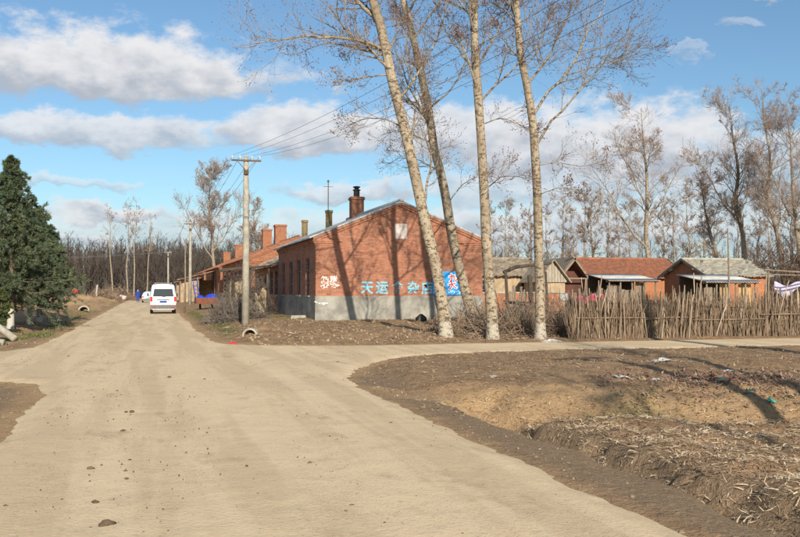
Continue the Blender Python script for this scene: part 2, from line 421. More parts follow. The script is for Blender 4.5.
M['hair'] = mat('black_hair', (0.012, 0.010, 0.010), .8)
M['cloth_blue'] = mat('blue_clothes', (0.015, 0.05, 0.30), .9, (0.02, 0.07, 0.36), 6)
M['cloth_dark'] = mat('dark_clothes', (0.018, 0.02, 0.03), .9, (0.03, 0.03, 0.04), 6)
M['cloth_red'] = mat('red_jacket', (0.72, 0.02, 0.02), .85, (0.62, 0.02, 0.02), 6)
M['wire'] = mat('wire', (0.13, 0.13, 0.14), .6)
M['ceramic'] = mat('white_insulator', (0.6, 0.58, 0.54), .3)

# ------------------------------------------------------------------ terrain and road
ROAD = [(-1.5, -70), (-1.5, 14.8), (-1.75, 16.6), (-2.6, 17.6), (-4.5, 18.1), (-9, 18.3), (-220, 18.5),
        (-220, 24.6), (-9, 24.8), (-5, 24.9), (-3.7, 25.5), (-3.1, 27.0), (-2.95, 30), (-2.9, 60), (-3.0, 168),
        (2.2, 168), (2.0, 60), (1.85, 29.4), (2.2, 27.4), (2.9, 26.2), (4.3, 25.5), (7, 25.3), (220, 25.2),
        (220, 22.0), (10, 22.0), (7.6, 21.8), (6.2, 21.2), (5.0, 19.9), (4.0, 17.9), (3.5, 16.2), (3.36, 14.5), (3.36, -70)]
def road_sdf(x, y):
    x = np.asarray(x, float); y = np.asarray(y, float)
    best = np.full(x.shape, 1e9); ins = np.zeros(x.shape, bool)
    n = len(ROAD)
    for i in range(n):
        ax, ay = ROAD[i]; bx, by = ROAD[(i + 1) % n]
        dx, dy = bx - ax, by - ay
        t = np.clip(((x - ax) * dx + (y - ay) * dy) / (dx * dx + dy * dy), 0, 1)
        best = np.minimum(best, (x - ax - t * dx) ** 2 + (y - ay - t * dy) ** 2)
        c = (ay > y) != (by > y)
        with np.errstate(divide='ignore', invalid='ignore'):
            ins ^= c & (x < dx * (y - ay) / (dy if dy else 1e-12) + ax)
    d = np.sqrt(best)
    return np.where(ins, -d, d)

def terrain(x, y):
    """height and soil masks (dark, green, pale) at world x, y"""
    x = np.asarray(x, float); y = np.asarray(y, float)
    s = road_sdf(x, y) + fbm(x, y, 0.5, 2, 3) * 0.22 + fbm(x, y, 5.0, 3, 4) * 0.13
    n_big = fbm(x, y, 0.22, 3, 11); n_mid = fbm(x, y, 0.9, 4, 21); n_small = fbm(x, y, 4.0, 4, 31, .6)
    z = n_big * 0.14 + n_mid * 0.09 + n_small * 0.035
    # verge and yards on the far right, rising gently to the houses
    far_r = sstep(25.3, 26.6, y) * sstep(1.9, 3.0, x)
    rise = 0.06 + 0.24 * sstep(26, 35, y) * sstep(2.5, 6.0, x) + 0.16 * sstep(45, 85, y)
    bank = 0.20 * np.exp(-((y - 28.3) / 1.1) ** 2) * sstep(3.0, 4.6, x) * (1 - sstep(8.6, 9.6, x)) * (0.6 + 1.6 * fbm(x, y, .8, 3, 77))
    bank = bank + 0.42 * np.exp(-((x - 3.75) / .75) ** 2 - ((y - 30.2) / 1.0) ** 2)
    z_fr = rise + bank + n_mid * 0.16 + n_small * 0.06 + 0.22 * np.exp(-((x - 3.8) / 1.0) ** 2 - ((y - 44) / 3.2) ** 2)
    z = z * (1 - far_r) + z_fr * far_r
    # far left: small ditch, then rough ground and spoil mounds
    far_l = sstep(24.7, 26.0, y) * (1 - sstep(-3.9, -2.9, x))
    z_fl = 0.10 + n_mid * 0.16 + n_big * 0.2 - 0.30 * np.exp(-((y - 26.4) / 0.8) ** 2) * (1 - sstep(-4.6, -3.6, x)) - 0.22 * np.exp(-((x + 4.3) / .7) ** 2) * sstep(27, 30, y)
    for mx, my, mr, mh in ((-7.5, 101, 4.2, .8), (-12, 97, 5, .7), (-6.2, 84, 2.4, .55), (-6.6, 66, 2.2, .5), (-5.2, 112, 3.0, .7), (-9, 72, 3.0, .55), (-7.5, 56, 2.0, .4)):
        z_fl = z_fl + mh * np.exp(-((x - mx) / mr) ** 2 - ((y - my) / mr) ** 2) * (1 + fbm(x, y, .9, 3, 51))
    z = z * (1 - far_l) + z_fl * far_l
    # near left corner
    near_l = (1 - sstep(16.5, 17.6, y)) * (1 - sstep(-2.2, -1.4, x))
    z = z * (1 - near_l) + (-0.08 + n_mid * 0.10 + n_small * .05) * near_l
    # near right: shoulder, ditch, field and the bank below the side road
    near_r = (1 - sstep(21.6, 22.3, y)) * sstep(3.2, 3.8, x)
    wob = fbm(x, y, 0.7, 3, 41)
    ut = np.clip(14.7 - 0.33 * (x - 4.1), 12.4, 14.9) + wob * 1.2
    ub = ut - 1.9
    field = -0.27 + n_mid * 0.14 + n_small * 0.09
    furrow = 0.05 * np.sin((x * 0.35 + y) * 6.3 + 3 * n_big) * sstep(5.3, 6.2, x)
    ed = x + wob * 0.55
    zi = field + furrow - 0.27 * np.exp(-((ed - 4.95) / 0.40) ** 2) - 0.24 * np.exp(-((y - ub + 0.15) / 0.5) ** 2) * (1 - sstep(8.2, 10.5, x))
    edge = sstep(-.10, .10, ed - 5.32 + fbm(x, y, 3.2, 4, 43) * .55)
    zi = zi + 0.115 * edge * np.exp(-np.maximum(ed - 5.3, 0) / 1.2) - .0 * (1 - edge) * np.exp(-((ed - 5.0) / .5) ** 2)
    plateau = 0.05 + n_mid * 0.12 + n_small * .075 + 0.10 * np.exp(-((y - 16.0) / 1.5) ** 2) * sstep(5, 8, x)
    gully = fbm(x * 1.7, y * .5, 1.3, 5, 61, .6) * 0.22
    w = sstep(ub, ut, y + gully * 2.0)
    zr = zi * (1 - w) + plateau * w + gully * np.exp(-((w - .5) / .3) ** 2) * .9
    sh = 1 - sstep(4.15, 4.75, ed)
    sh = np.where(y < ut, sh, np.maximum(sh, 0))
    zr = zr * (1 - sh) + (-0.02 + n_mid * .03 - 0.05 * sstep(3.5, 4.3, x)) * sh
    z = z * (1 - near_r) + zr * near_r
    # ground under and beside the roads
    k = sstep(-0.05, 0.8, s)
    z = z * k + (-0.055) * (1 - sstep(-.45, .15, s)) * (1 - k) + (-0.02 + n_small * .05) * sstep(-.45, .15, s) * (1 - k)
    z = np.where(y > 170, z * (1 - sstep(170, 240, y)), z)
    # soil masks
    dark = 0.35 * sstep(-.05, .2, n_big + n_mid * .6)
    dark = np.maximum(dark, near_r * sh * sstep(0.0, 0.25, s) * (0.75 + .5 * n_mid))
    dark = np.maximum(dark, near_r * (1 - sh) * (1 - w) * np.exp(-((ed - 5.0) / .6) ** 2))  # moist ditch soil, with the overhang's shade darkened into it
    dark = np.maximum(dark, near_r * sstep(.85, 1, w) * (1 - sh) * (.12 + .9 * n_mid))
    dark = np.maximum(dark, near_l * .7)
    green = sstep(-.12, .08, fbm(x, y, .55, 3, 91)) * far_l * (1.6 * sstep(26.8, 28, y) * (1 - sstep(38, 46, y)) + .5 * np.exp(-((x + 4.2) / .9) ** 2) * (1 - sstep(70, 90, y)))
    green = np.maximum(green, .9 * far_r * np.exp(-((x - 2.9 + n_mid) / .55) ** 2) * sstep(29, 33, y) * (1 - sstep(58, 75, y)))
    green = np.maximum(green, .7 * far_r * np.exp(-((x - 6.3) / .6) ** 2 - ((y - 44) / 5) ** 2))
    green = np.maximum(green, .75 * near_r * np.exp(-((x - 6.9 + n_mid) / .9) ** 2 - ((y - 12.0) / .55) ** 2))
    green = np.maximum(green, .5 * sstep(0.02, .16, fbm(x, y, .35, 3, 95)) * (np.abs(x) > 18) * (y > 30))
    pale = (1 - sstep(0.0, 0.9, s)) * .8 * (1 - near_r * (y < 16.5))
    pale = np.maximum(pale, near_r * .75 * (1 - sstep(-.05, .5, s + n_small * .9)))
    pale = np.maximum(pale, far_l * (.6 + .4 * sstep(60, 75, y)) * sstep(-.2, .1, n_mid))
    pale = np.maximum(pale, near_r * (w > .02) * (1 - sstep(.9, .99, w)) * (.75 + n_mid))
    return z, s, np.clip(dark, 0, 1), np.clip(green, 0, 1), np.clip(pale, 0, 1)
def H(x, y): return float(terrain(np.array([x]), np.array([y]))[0][0])
def Hs(x, y): return terrain(x, y)[0]

def axis(segs, lo, hi, grow=1.16):
    a = []
    for s0, s1, st in segs: a.extend(np.arange(s0, s1 - 1e-6, st))
    a.append(segs[-1][1]); a = list(a)
    st = segs[-1][2]
    while a[-1] < hi: st *= grow; a.append(a[-1] + st)
    st = segs[0][2]; pre = []
    cur = a[0]
    while cur > lo: st *= grow; cur -= st; pre.append(cur)
    return np.array(pre[::-1] + a)

def ground_material(kind):
    m = bpy.data.materials.new(kind); m.use_nodes = True
    nt = NT(m.node_tree); b = nt.n['Principled BSDF']; b.inputs['Roughness'].default_value = 0.97; b.inputs['Specular IOR Level'].default_value = 0.12
    tc = nt.new('ShaderNodeTexCoord'); o = tc.outputs['Object']
    big = nt.noise(o, 0.5, 5, 0.6); mid = nt.noise(o, 3.0, 6, 0.65); fine = nt.noise(o, 26, 4, 0.7)
    bn = nt.new('ShaderNodeBump')
    if kind == 'soil':
        at = nt.new('ShaderNodeAttribute', attribute_name='soil'); d, g, p = nt.sep(at.outputs['Color'])
        c = nt.mix(nt.step(mid, .35, .65), (0.42, 0.275, 0.158), (0.27, 0.172, 0.098))
        c = nt.mix(nt.step(fine, .55, .68, 0, .6), c, (0.48, 0.36, 0.22))
        c = nt.mix(nt.step(nt.noise(o, 11, 5, .7), .54, .66, 0, .55), c, (0.13, 0.085, 0.05))
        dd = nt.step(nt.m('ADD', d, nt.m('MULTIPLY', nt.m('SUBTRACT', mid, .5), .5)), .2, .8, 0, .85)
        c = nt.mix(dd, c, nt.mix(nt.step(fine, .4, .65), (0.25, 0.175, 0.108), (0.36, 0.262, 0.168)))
        pp = nt.step(nt.m('ADD', p, nt.m('MULTIPLY', nt.m('SUBTRACT', mid, .5), .7)), .25, .9, 0, .9)
        c = nt.mix(pp, c, nt.mix(nt.step(big, .35, .65), (0.53, 0.355, 0.190), (0.43, 0.28, 0.150)))
        gg = nt.step(nt.m('ADD', g, nt.m('MULTIPLY', nt.m('SUBTRACT', fine, .5), 1.0)), .3, .9, 0, .8)
        c = nt.mix(gg, c, nt.mix(mid, (0.10, 0.125, 0.035), (0.17, 0.165, 0.06)))
        bn.inputs['Distance'].default_value = 0.09
        hgt = nt.m('ADD', nt.m('MULTIPLY', fine, .5), nt.m('MULTIPLY', nt.noise(o, 9, 5, .7), .8))
    else:
        st = nt.noise(nt.scl(o, (5.0, .12, 1)), 1.0, 5, .6, .4); st2 = nt.noise(nt.scl(o, (1.2, .09, 1)), 1.0, 4, .6, .3)
        c = nt.mix(nt.step(st2, .43, .57), (0.67, 0.52, 0.335), (0.58, 0.445, 0.28))
        c = nt.mix(nt.step(st, .55, .75, 0, .35), c, (0.70, 0.58, 0.41))
        c = nt.mix(nt.step(mid, .55, .72, 0, .30), c, (0.36, 0.27, 0.165))
        c = nt.mix(nt.step(nt.noise(nt.scl(o, (1, .5, 1)), 1.3, 6, .7), .54, .70, 0, .55), c, (0.35, 0.255, 0.15))
        c = nt.mix(nt.step(fine, .60, .70, 0, .5), c, (0.24, 0.165, 0.10))
        vf = nt.noise(o, 75, 3, .7); pt = nt.noise(nt.scl(o, (1, .45, 1)), .8, 5, .65)
        c = nt.mix(nt.m('MULTIPLY', nt.step(vf, .58, .66), nt.step(pt, .42, .60, .18, .9)), c, (0.20, 0.135, 0.08))
        c = nt.mix(nt.step(vf, .40, .32, 0, .35), c, (0.70, 0.56, 0.38))
        bn.inputs['Distance'].default_value = 0.018
        hgt = nt.m('ADD', nt.m('MULTIPLY', fine, .5), nt.m('ADD', nt.m('MULTIPLY', st, .7), nt.m('MULTIPLY', mid, .7)))
    nt.l.new(c, b.inputs['Base Color']); nt.l.new(hgt, bn.inputs['Height']); nt.l.new(bn.outputs[0], b.inputs['Normal'])
    return m

def make_ground():
    xs = axis([(-15, -4.5, .25), (-4.5, 11, .085), (11, 24, .2)], -900, 900)
    ys = axis([(4, 18, .085), (18, 34, .12), (34, 60, .3), (60, 120, .6)], -120, 1500)
    X, Y = np.meshgrid(xs, ys); nx, ny = len(xs), len(ys)
    z, s, d, g, p = terrain(X.ravel(), Y.ravel())
    V = np.stack([X.ravel(), Y.ravel(), z], -1)
    i = np.arange(nx - 1)[None]; j = np.arange(ny - 1)[:, None] * nx
    Q = np.stack([j + i, j + i + 1, j + nx + i + 1, j + nx + i], -1).reshape(-1, 4)
    me = mesh_np('ground', V, [Q], True)
    at = me.color_attributes.new('soil', 'FLOAT_COLOR', 'POINT')
    at.data.foreach_set('color', np.stack([d, g, p, np.ones_like(d)], -1).astype(np.float32).ravel())
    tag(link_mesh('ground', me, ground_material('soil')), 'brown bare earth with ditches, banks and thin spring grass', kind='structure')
    # road sheet: the same lattice, only where the road lies; its edge dives under the soil
    keep = (s[Q] < 0.6).all(1) & (np.abs(Y.ravel()[Q]).max(1) < 400) & (np.abs(X.ravel()[Q]).max(1) < 215)
    Q = Q[keep]; used = np.unique(Q); rm = np.full(len(V), -1); rm[used] = np.arange(len(used))
    x, y, ss = V[used, 0], V[used, 1], s[used]
    tr = fbm(x * 2.4, y * .10, 1.0, 3, 71) * .05 * sstep(0, 3, np.minimum(-ss, 3)) + fbm(x, y, .5, 3, 72) * .03 + fbm(x, y, 5, 3, 73) * .012
    zr = 0.02 + tr - 0.14 * sstep(-.25, .55, ss)
    me = mesh_np('dirt_road', np.stack([x, y, zr], -1), [rm[Q]], True)
    tag(link_mesh('dirt_road', me, ground_material('road')), 'pale packed dirt road with a crossing', kind='structure')
make_ground()

# ------------------------------------------------------------------ trees
def resample(pts, K):
    pts = np.asarray(pts, float)
    # Catmull-Rom through the points, then even spacing
    n = len(pts)
    if n > 2:
        ext = np.vstack([2 * pts[0] - pts[1], pts, 2 * pts[-1] - pts[-2]])
        out = []
        for i in range(n - 1):
            p0, p1, p2, p3 = ext[i:i + 4]
            for t in np.linspace(0, 1, 8, endpoint=False):
                out.append(.5 * ((2 * p1) + (p2 - p0) * t + (2 * p0 - 5 * p1 + 4 * p2 - p3) * t * t + (3 * p1 - p0 - 3 * p2 + p3) * t ** 3))
        out.append(pts[-1]); pts = np.array(out)
    d = np.r_[0, np.cumsum(np.linalg.norm(np.diff(pts, axis=0), axis=1))]
    t = np.linspace(0, d[-1], K)
    return np.stack([np.interp(t, d, pts[:, i]) for i in range(3)], -1), d[-1]
def at_t(P, t):
    N, K, _ = P.shape
    f = np.clip(t, 0, .999) * (K - 1); k = f.astype(int); fr = (f - k)[:, None]
    i = np.arange(N)
    return P[i, k] * (1 - fr) + P[i, k + 1] * fr, unit(P[i, k + 1] - P[i, k])
def grow(S, D, L, K, wob, up, rng):
    P = np.empty((len(S), K, 3)); P[:, 0] = S; d = D.copy()
    for k in range(1, K):
        d = unit(d + rng.normal(0, wob, d.shape) + np.array([0, 0, up]) / K)
        P[:, k] = P[:, k - 1] + d * (L / (K - 1))[:, None]
    return P
def spawn(P, L, R, m, t0, t1, ang, fac, K, wob, up, rng, rfac=.6, rmin=.004):
    N = len(P); idx = np.repeat(np.arange(N), m) if np.isscalar(m) else np.repeat(np.arange(N), m)
    t = rng.uniform(t0, t1, len(idx))
    pos, tan = at_t(P[idx], t)
    perp = unit(np.cross(tan, rng.normal(0, 1, tan.shape)))
    a = rng.normal(ang, .18, len(idx))[:, None]
    D = unit(np.cos(a) * tan + np.sin(a) * perp)
    l = L[idx] * fac * (1 - .55 * t) * rng.uniform(.6, 1.25, len(idx))
    C = grow(pos, D, l, K, wob, up, rng)
    rp = R[idx, 0] * (1 - t) + R[idx, -1] * t
    r0 = np.maximum(rp * rfac * rng.uniform(.7, 1, len(idx)), rmin)
    Rr = r0[:, None] * np.linspace(1, .35, K)[None]
    return C, l, Rr
def octa(C, D, s, w):
    """little spindles (buds, catkins)"""
    N = len(C); D = unit(D); A = unit(np.cross(D, np.array([.3, .5, .8]))); B = np.cross(D, A)
    s = np.broadcast_to(s, (N,))[:, None]; w = np.broadcast_to(w, (N,))[:, None]
    V = np.stack([C - D * s, C + A * w, C + B * w, C - A * w, C - B * w, C + D * s], 1).reshape(-1, 3)
    f = np.array([(0, 2, 1), (0, 3, 2), (0, 4, 3), (0, 1, 4), (5, 1, 2), (5, 2, 3), (5, 3, 4), (5, 4, 1)])
    return V, (np.arange(N)[:, None, None] * 6 + f[None]).reshape(-1, 3)

def rough_trunk(pts, r, n=14, K=40, seed=0, flare=1.35, knots=8):
    P, L = resample(pts, K)
    t = np.linspace(0, 1, K)
    R = np.interp(t, np.linspace(0, 1, len(r)), r)
    z = P[:, 2] - P[0, 2]
    R = R * (1 + (flare - 1) * np.exp(-z / .35))
    V, Q = tubes(P[None], R[None], n)
    V = V.reshape(K, n, 3); c = P[:, None]
    ang = np.arange(n) * 2 * np.pi / n
    k = 1 + .10 * fbm(np.repeat(t[:, None] * 14, n, 1), np.cos(ang)[None] * 1.5 + np.zeros((K, 1)), 1.0, 3, seed) * 2 + .05 * np.cos(3 * ang + seed)[None]
    V = c + (V - c) * k[..., None]
    return V.reshape(-1, 3), Q, P, R

def tree(name, label, trunk, r, limbs, seed, cat='tree', group=None, nrand=8, rand_t=(.35, .98), rand_len=(1.6, 3.2), m2=11, m3=6, m4=3, budn=1.0,
         mats=('bark', 'limb', 'twig', 'bud'), twig_r=.0055, bud=(.024, .016), up=.4, K=40, parts=True):
    rng = np.random.default_rng(seed)
    root = thing(name, label, cat, tuple(trunk[0]), group)
    base = np.array(trunk[0])
    V, Q, P, R = rough_trunk(trunk, r, K=K, seed=seed)
    MB().addq(V, Q).build('trunk', M[mats[0]], root, True)
    LP = []; LL = []; LR = []
    for pts, r0 in limbs:
        p, l = resample(pts, 12); p[1:-1] += rng.normal(0, .02 * l / 4, p[1:-1].shape); LP.append(p); LL.append(l); LR.append(np.linspace(r0 * .78, r0 * .16, 12))
    if nrand:
        t = rng.uniform(*rand_t, nrand); pos, tan = at_t(np.repeat(P[None], nrand, 0), t)
        az = rng.uniform(0, 2 * np.pi, nrand)
        hor = np.stack([np.cos(az), np.sin(az), np.zeros(nrand)], -1); a = rng.uniform(.6, 1.05, nrand)[:, None]
        D = unit(np.cos(a) * tan + np.sin(a) * hor)
        l = rng.uniform(*rand_len, nrand) * (1.15 - .5 * t)
        C = grow(pos, D, l, 12, .13, up, rng)
        rr = np.interp(t, np.linspace(0, 1, len(R)), R) * rng.uniform(.22, .38, nrand)
        for i in range(nrand): LP.append(C[i]); LL.append(l[i]); LR.append(np.linspace(rr[i], rr[i] * .2, 12))
    k0 = int(len(P) * .55); tp_, tl_ = resample(P[k0:], 12); LP.append(tp_); LL.append(tl_ * .8); LR.append(np.interp(np.linspace(k0, len(P) - 1, 12), np.arange(len(P)), R) * .35)
    LP = np.array(LP); LL = np.array(LL); LR = np.array(LR)
    V, Q = tubes(LP, LR, 7)
    crown = MB().addq(V, Q)
    P2, L2, R2 = spawn(LP, LL, LR, np.maximum(2, (m2 * np.sqrt(LL / 2.5)).astype(int)), .15, 1, .75, .46, 6, .14, up, rng, .55, twig_r * 1.6)
    V, Q = tubes(P2, R2, 4); crown.addq(V, Q)
    cr = crown.build('crown', M[mats[1]], root, True)
    P3_, L3, R3 = spawn(P2, L2, R2, m3, .1, 1, .6, .86, 5, .17, up, rng, .6, twig_r)
    tw = MB(); V, Q = tubes(P3_, R3, 3); tw.addq(V, Q)
    P4, L4, R4 = spawn(P3_, L3, R3, m4, .1, 1, .6, .9, 3, .15, up, rng, .7, twig_r * .8)
    V, Q = tubes(P4, R4, 3); tw.addq(V, Q)
    tw.build('twigs', M[mats[2]], cr, False, 'stuff')
    if budn:
        ends = np.concatenate([P4[:, -1], P3_[:, -1], at_t(P4, rng.uniform(.3, .9, len(P4)))[0]]); d = np.concatenate([P4[:, -1] - P4[:, -2], P3_[:, -1] - P3_[:, -2], rng.normal(0, 1, (len(P4), 3))])
        k = rng.random(len(ends)) < budn * .7
        V, F = octa(ends[k], d[k] + rng.normal(0, .02, d[k].shape), bud[0] * rng.uniform(.6, 1.3, k.sum()), bud[1] * rng.uniform(.7, 1.3, k.sum()))
        MB().addq(V, F).build('catkins', M[mats[3]], cr, False, 'stuff')
    return root

def px_line(pts, depth, d1=None):
    """points along a limb: photo columns/rows at a depth that runs from depth to d1"""
    d1 = depth if d1 is None else d1
    n = len(pts)
    return [P3(px, py, depth + (d1 - depth) * i / max(1, n - 1)) for i, (px, py) in enumerate(pts)]
def planted(pts):
    p = [list(q) for q in pts]; p[0][2] = H(p[0][0], p[0][1]) - .08; return [tuple(q) for q in p]

# the four poplars in front of the shop
D1 = 29.0
tree('poplar_tree', 'thick mottled poplar leaning left, nearest the painted gable writing', planted(px_line([(446, 338), (444, 318), (440, 290), (435, 262), (428.5, 237), (421, 203), (414, 170), (406, 134), (398, 102), (391, 74), (380, 22), (373, 0), (360, -60), (352, -140), (344, -230)], D1)),
     [.195, .185, .175, .17, .165, .15, .135, .115, .085, .05],
     [(px_line([(383, 48), (362, 40), (340, 37), (318, 36), (296, 36), (270, 40), (240, 44)], D1, D1 - .8), .075),
      (px_line([(384, 54), (364, 50), (345, 44), (328, 42), (312, 45), (300, 52)], D1, D1 + 1.0), .045),
      (px_line([(387, 74), (365, 76), (345, 80), (328, 80)], D1, D1 - .6), .04),
      (px_line([(410, 152), (414, 125), (416, 104), (424, 88), (420, 66)], D1 + .05, D1 - .9), .06),
      (px_line([(424, 205), (428, 182), (432, 156), (426, 138), (432, 112)], D1 - .1, D1 + .9), .06),
      (px_line([(380, 22), (368, 8), (357, 0), (330, -30), (305, -80)], D1, D1 + .5), .09),
      (px_line([(404, 126), (380, 118), (360, 120), (345, 128)], D1, D1 + 1.5), .035),
      (px_line([(398, 100), (420, 70), (440, 30), (452, -20)], D1, D1 + 1.2), .06)],
     101, nrand=12, rand_t=(.45, .98), rand_len=(1.8, 3.4), mats=('bark_white', 'limb', 'twig', 'bud'))
D2 = 37.5
tree('poplar_tree', 'slender poplar leaning left just behind the blue sign, second from left', planted(px_line([(475, 322), (468, 300), (460, 270), (452, 235), (446, 198), (440, 170), (434, 146), (428, 104), (420, 67), (412, 30), (404, 0), (394, -50), (384, -110)], D2)),
     [.21, .20, .19, .175, .165, .145, .12, .10, .06],
     [(px_line([(421, 69), (408, 60), (398, 57), (380, 40)], D2, D2 - .5), .05),
      (px_line([(434, 144), (415, 135), (398, 130), (380, 135)], D2, D2 + .8), .045),
      (px_line([(429, 108), (450, 90), (462, 70), (470, 40)], D2, D2 - 1.), .06),
      (px_line([(440, 172), (420, 160), (400, 158), (385, 165)], D2, D2 - 1.2), .04),
      (px_line([(447, 205), (462, 185), (475, 178), (492, 176)], D2, D2 + 1.), .04),
      (px_line([(414, 38), (430, 15), (445, -10), (455, -50)], D2, D2 + .6), .06)],
     102, nrand=14, rand_t=(.42, .98), rand_len=(2.0, 4.0), mats=('bark', 'limb', 'twig', 'bud'))
D3 = 28.7
tree('poplar_tree', 'straight pale poplar in the middle of the roadside group', planted(px_line([(493, 340), (491, 300), (487, 250), (485, 200), (481, 130), (477, 70), (475, 30), (475, 0), (473, -60), (476, -150), (474, -240)], D3)),
     [.18, .165, .15, .14, .128, .112, .095, .07, .04],
     [(px_line([(480, 101), (498, 82), (520, 61), (536, 46), (549, 22), (556, 0)], D3, D3 - .9), .05),
      (px_line([(478, 64), (492, 42), (508, 10), (512, -10)], D3, D3 + .8), .05),
      (px_line([(484, 190), (500, 178), (515, 176), (535, 180)], D3, D3 - 1.), .03),
      (px_line([(481, 125), (500, 118), (520, 124), (540, 135)], D3, D3 + 1.), .03),
      (px_line([(477, 75), (460, 50), (446, 30), (438, 0)], D3, D3 + 1.2), .045),
      (px_line([(475, 20), (455, -10), (445, -60)], D3, D3 - 1.2), .05)],
     103, nrand=15, rand_t=(.42, .98), rand_len=(1.6, 3.0), mats=('bark_white', 'limb', 'twig', 'bud'))
D4 = 28.6
tree('poplar_tree', 'upright poplar beside the stick fence, rightmost of the roadside group', planted(px_line([(540, 340), (540, 300), (539, 250), (538, 200), (535, 145), (533, 118), (527, 82), (521, 50), (518, 10), (514, -40), (512, -120), (508, -190)], D4)),
     [.165, .15, .14, .13, .12, .105, .085, .065, .04],
     [(px_line([(538, 143), (552, 120), (572, 100), (588, 82), (603, 65), (624, 37), (632, 24)], D4, D4 - 1.2), .055),
      (px_line([(534, 114), (543, 98), (553, 86), (568, 71), (580, 50), (590, 30), (607, 0), (618, -25)], D4, D4 + .8), .065),
      (px_line([(528, 84), (538, 70), (549, 56), (560, 32), (572, 7), (578, -15)], D4, D4 - .3), .055),
      (px_line([(519, 24), (512, 5), (505, -15)], D4, D4 + .4), .05),
      (px_line([(568, 74), (592, 66), (615, 58), (640, 48), (652, 44)], D4 + .5, D4 + 1.4), .028),
      (px_line([(537, 165), (558, 162), (580, 166), (606, 160)], D4, D4 + 1.), .028),
      (px_line([(538, 195), (560, 188), (585, 192)], D4, D4 - .8), .022),
      (px_line([(523, 60), (505, 40), (495, 20)], D4, D4 - 1.), .04)],
     104, nrand=13, rand_t=(.42, .98), rand_len=(1.6, 2.8), mats=('bark_white', 'limb', 'twig', 'bud'))

# two roadside poplars to the right of the camera: only their shadows reach the picture
def simple_tree(name, label, x, y, h, r, lean, seed, group=None, nrand=14, m=(6, 5, 3), rl=(2, 4), mats=('bark', 'limb', 'twig', 'bud'), budn=.7, rt=(.35, .98), twig_r=.006, bud=(.03, .012), fork=None, K=24):
    z0 = H(x, y) - .08; rng = np.random.default_rng(seed + 900)
    pts = [(x + lean[0] * h * t + rng.normal(0, .008 * h) * (t > 0) * (t < .95), y + lean[1] * h * t + rng.normal(0, .008 * h) * (t > 0), z0 + h * t) for t in np.linspace(0, 1, 7)]
    limbs = []
    for (t0, dx, dy, dz, rr) in (fork or []):
        p = np.array([np.interp(t0, np.linspace(0, 1, 7), [q[i] for q in pts]) for i in range(3)])
        e = np.array([dx, dy, dz]); limbs.append(([p, p + e * .35 + np.array([0, 0, -.06]) * np.linalg.norm(e), p + e * .7, p + e], rr))
    return tree(name, label, pts, [r, r * .9, r * .75, r * .55, r * .3, r * .1], limbs, seed, group=group, nrand=nrand, rand_t=rt, rand_len=rl, m2=m[0], m3=m[1], m4=m[2], budn=budn, mats=mats, twig_r=twig_r, bud=bud, K=K)
simple_tree('roadside_poplar', 'tall poplar on the field edge right of the view', 8.2, 1.0, 13.0, .2, (.27, .0), 201, nrand=12, rl=(1.6, 3.2))
simple_tree('roadside_poplar', 'short poplar at the field corner right of the view', 6.9, -.6, 7.4, .13, (.0, .02), 202, nrand=10, rt=(.6, .98), rl=(1.2, 2.2))
simple_tree('roadside_poplar', 'poplar beside the side road right of the view', 15.4, 12.5, 16.5, .22, (-.03, .0), 203, nrand=10, rl=(1.6, 3.2))

# trees behind the houses, right
M['far_bud'] = mat('far_buds', (0.22, 0.14, 0.11), .95, (0.28, 0.19, 0.15), .5)
FAR = ('far_bark', 'far_bark', 'far_twig', 'far_bud')
def far_tree(label, px, depth, top, r, lean_px, seed, fork=None, n=20, rl=.24, rt=(.3, .98), group='tall bare trees behind the houses', m=(8, 6, 4), budn=.6):
    x, y = cw(px, depth); h = zz(top, depth) - H(x, y)
    k = lean_px / FPX * depth / h
    return simple_tree('bare_tree', label, x, y, h, r, (k * CS, -k * SN), seed, group, n, m, (rl * h * .6, rl * h * 1.25), FAR, budn, rt, depth * .00013, (depth * .00045, depth * .00022), fork, K=18)
far_tree('forked bare tree with pale trunk rising behind the red tiled roof', 651, 85, 106, .27, -8, 301, [(.28, -5.2, 1, 7.5, .14), (.42, 4.2, 0, 6.0, .11), (.5, -3, 1, 6.5, .09)], n=18, rt=(.34, .98))
far_tree('bare tree leaning left behind the grey roofed house', 726, 95, 165, .22, -30, 302, n=18)
far_tree('tall bare tree with thick trunk behind the grey roofed house', 749, 90, 104, .32, -18, 303, [(.4, -5.5, 0, 7, .14), (.5, 3, 1, 6, .10)], n=20)
far_tree('tallest bare tree at right, thin trunk above the lilac sheet', 783, 85, 88, .25, -20, 304, [(.35, 3.5, 0, 7, .11)], n=22)
far_tree('bare tree at the right edge leaning left', 806, 80, 102, .24, -20, 305, [(.4, -3.5, 0, 6, .1)], n=20)
far_tree('bare tree cut by the right edge of the picture', 835, 88, 95, .25, -14, 306, n=20)
# behind the brick row, left
far_tree('broad bare tree behind the brick row, left of the concrete pole', 213, 130, 168, .28, -5, 311, [(.3, -4.5, 0, 8, .14), (.36, 4.5, 0, 7.5, .13)], n=24, rl=.26, group='bare trees behind the brick row')
far_tree('smaller bare tree behind the chimneys, right of the concrete pole', 258, 125, 205, .2, -4, 312, n=20, rl=.28, group='bare trees behind the brick row')
for i, (px, top, ln) in enumerate(((113, 206, -4), (128, 202, -1), (134, 198, 2), (146, 214, 6))):
    far_tree(['thin bare tree at the road end, leftmost of four', 'thin bare tree at the road end, second of four', 'tallest thin bare tree at the road end', 'thin bare tree at the road end nearest the white van'][i],
             px, 150, top, .13, ln, 320 + i, n=16, rl=.13, rt=(.5, .98), group='thin bare trees at the road end', m=(4, 4, 2), budn=.2)

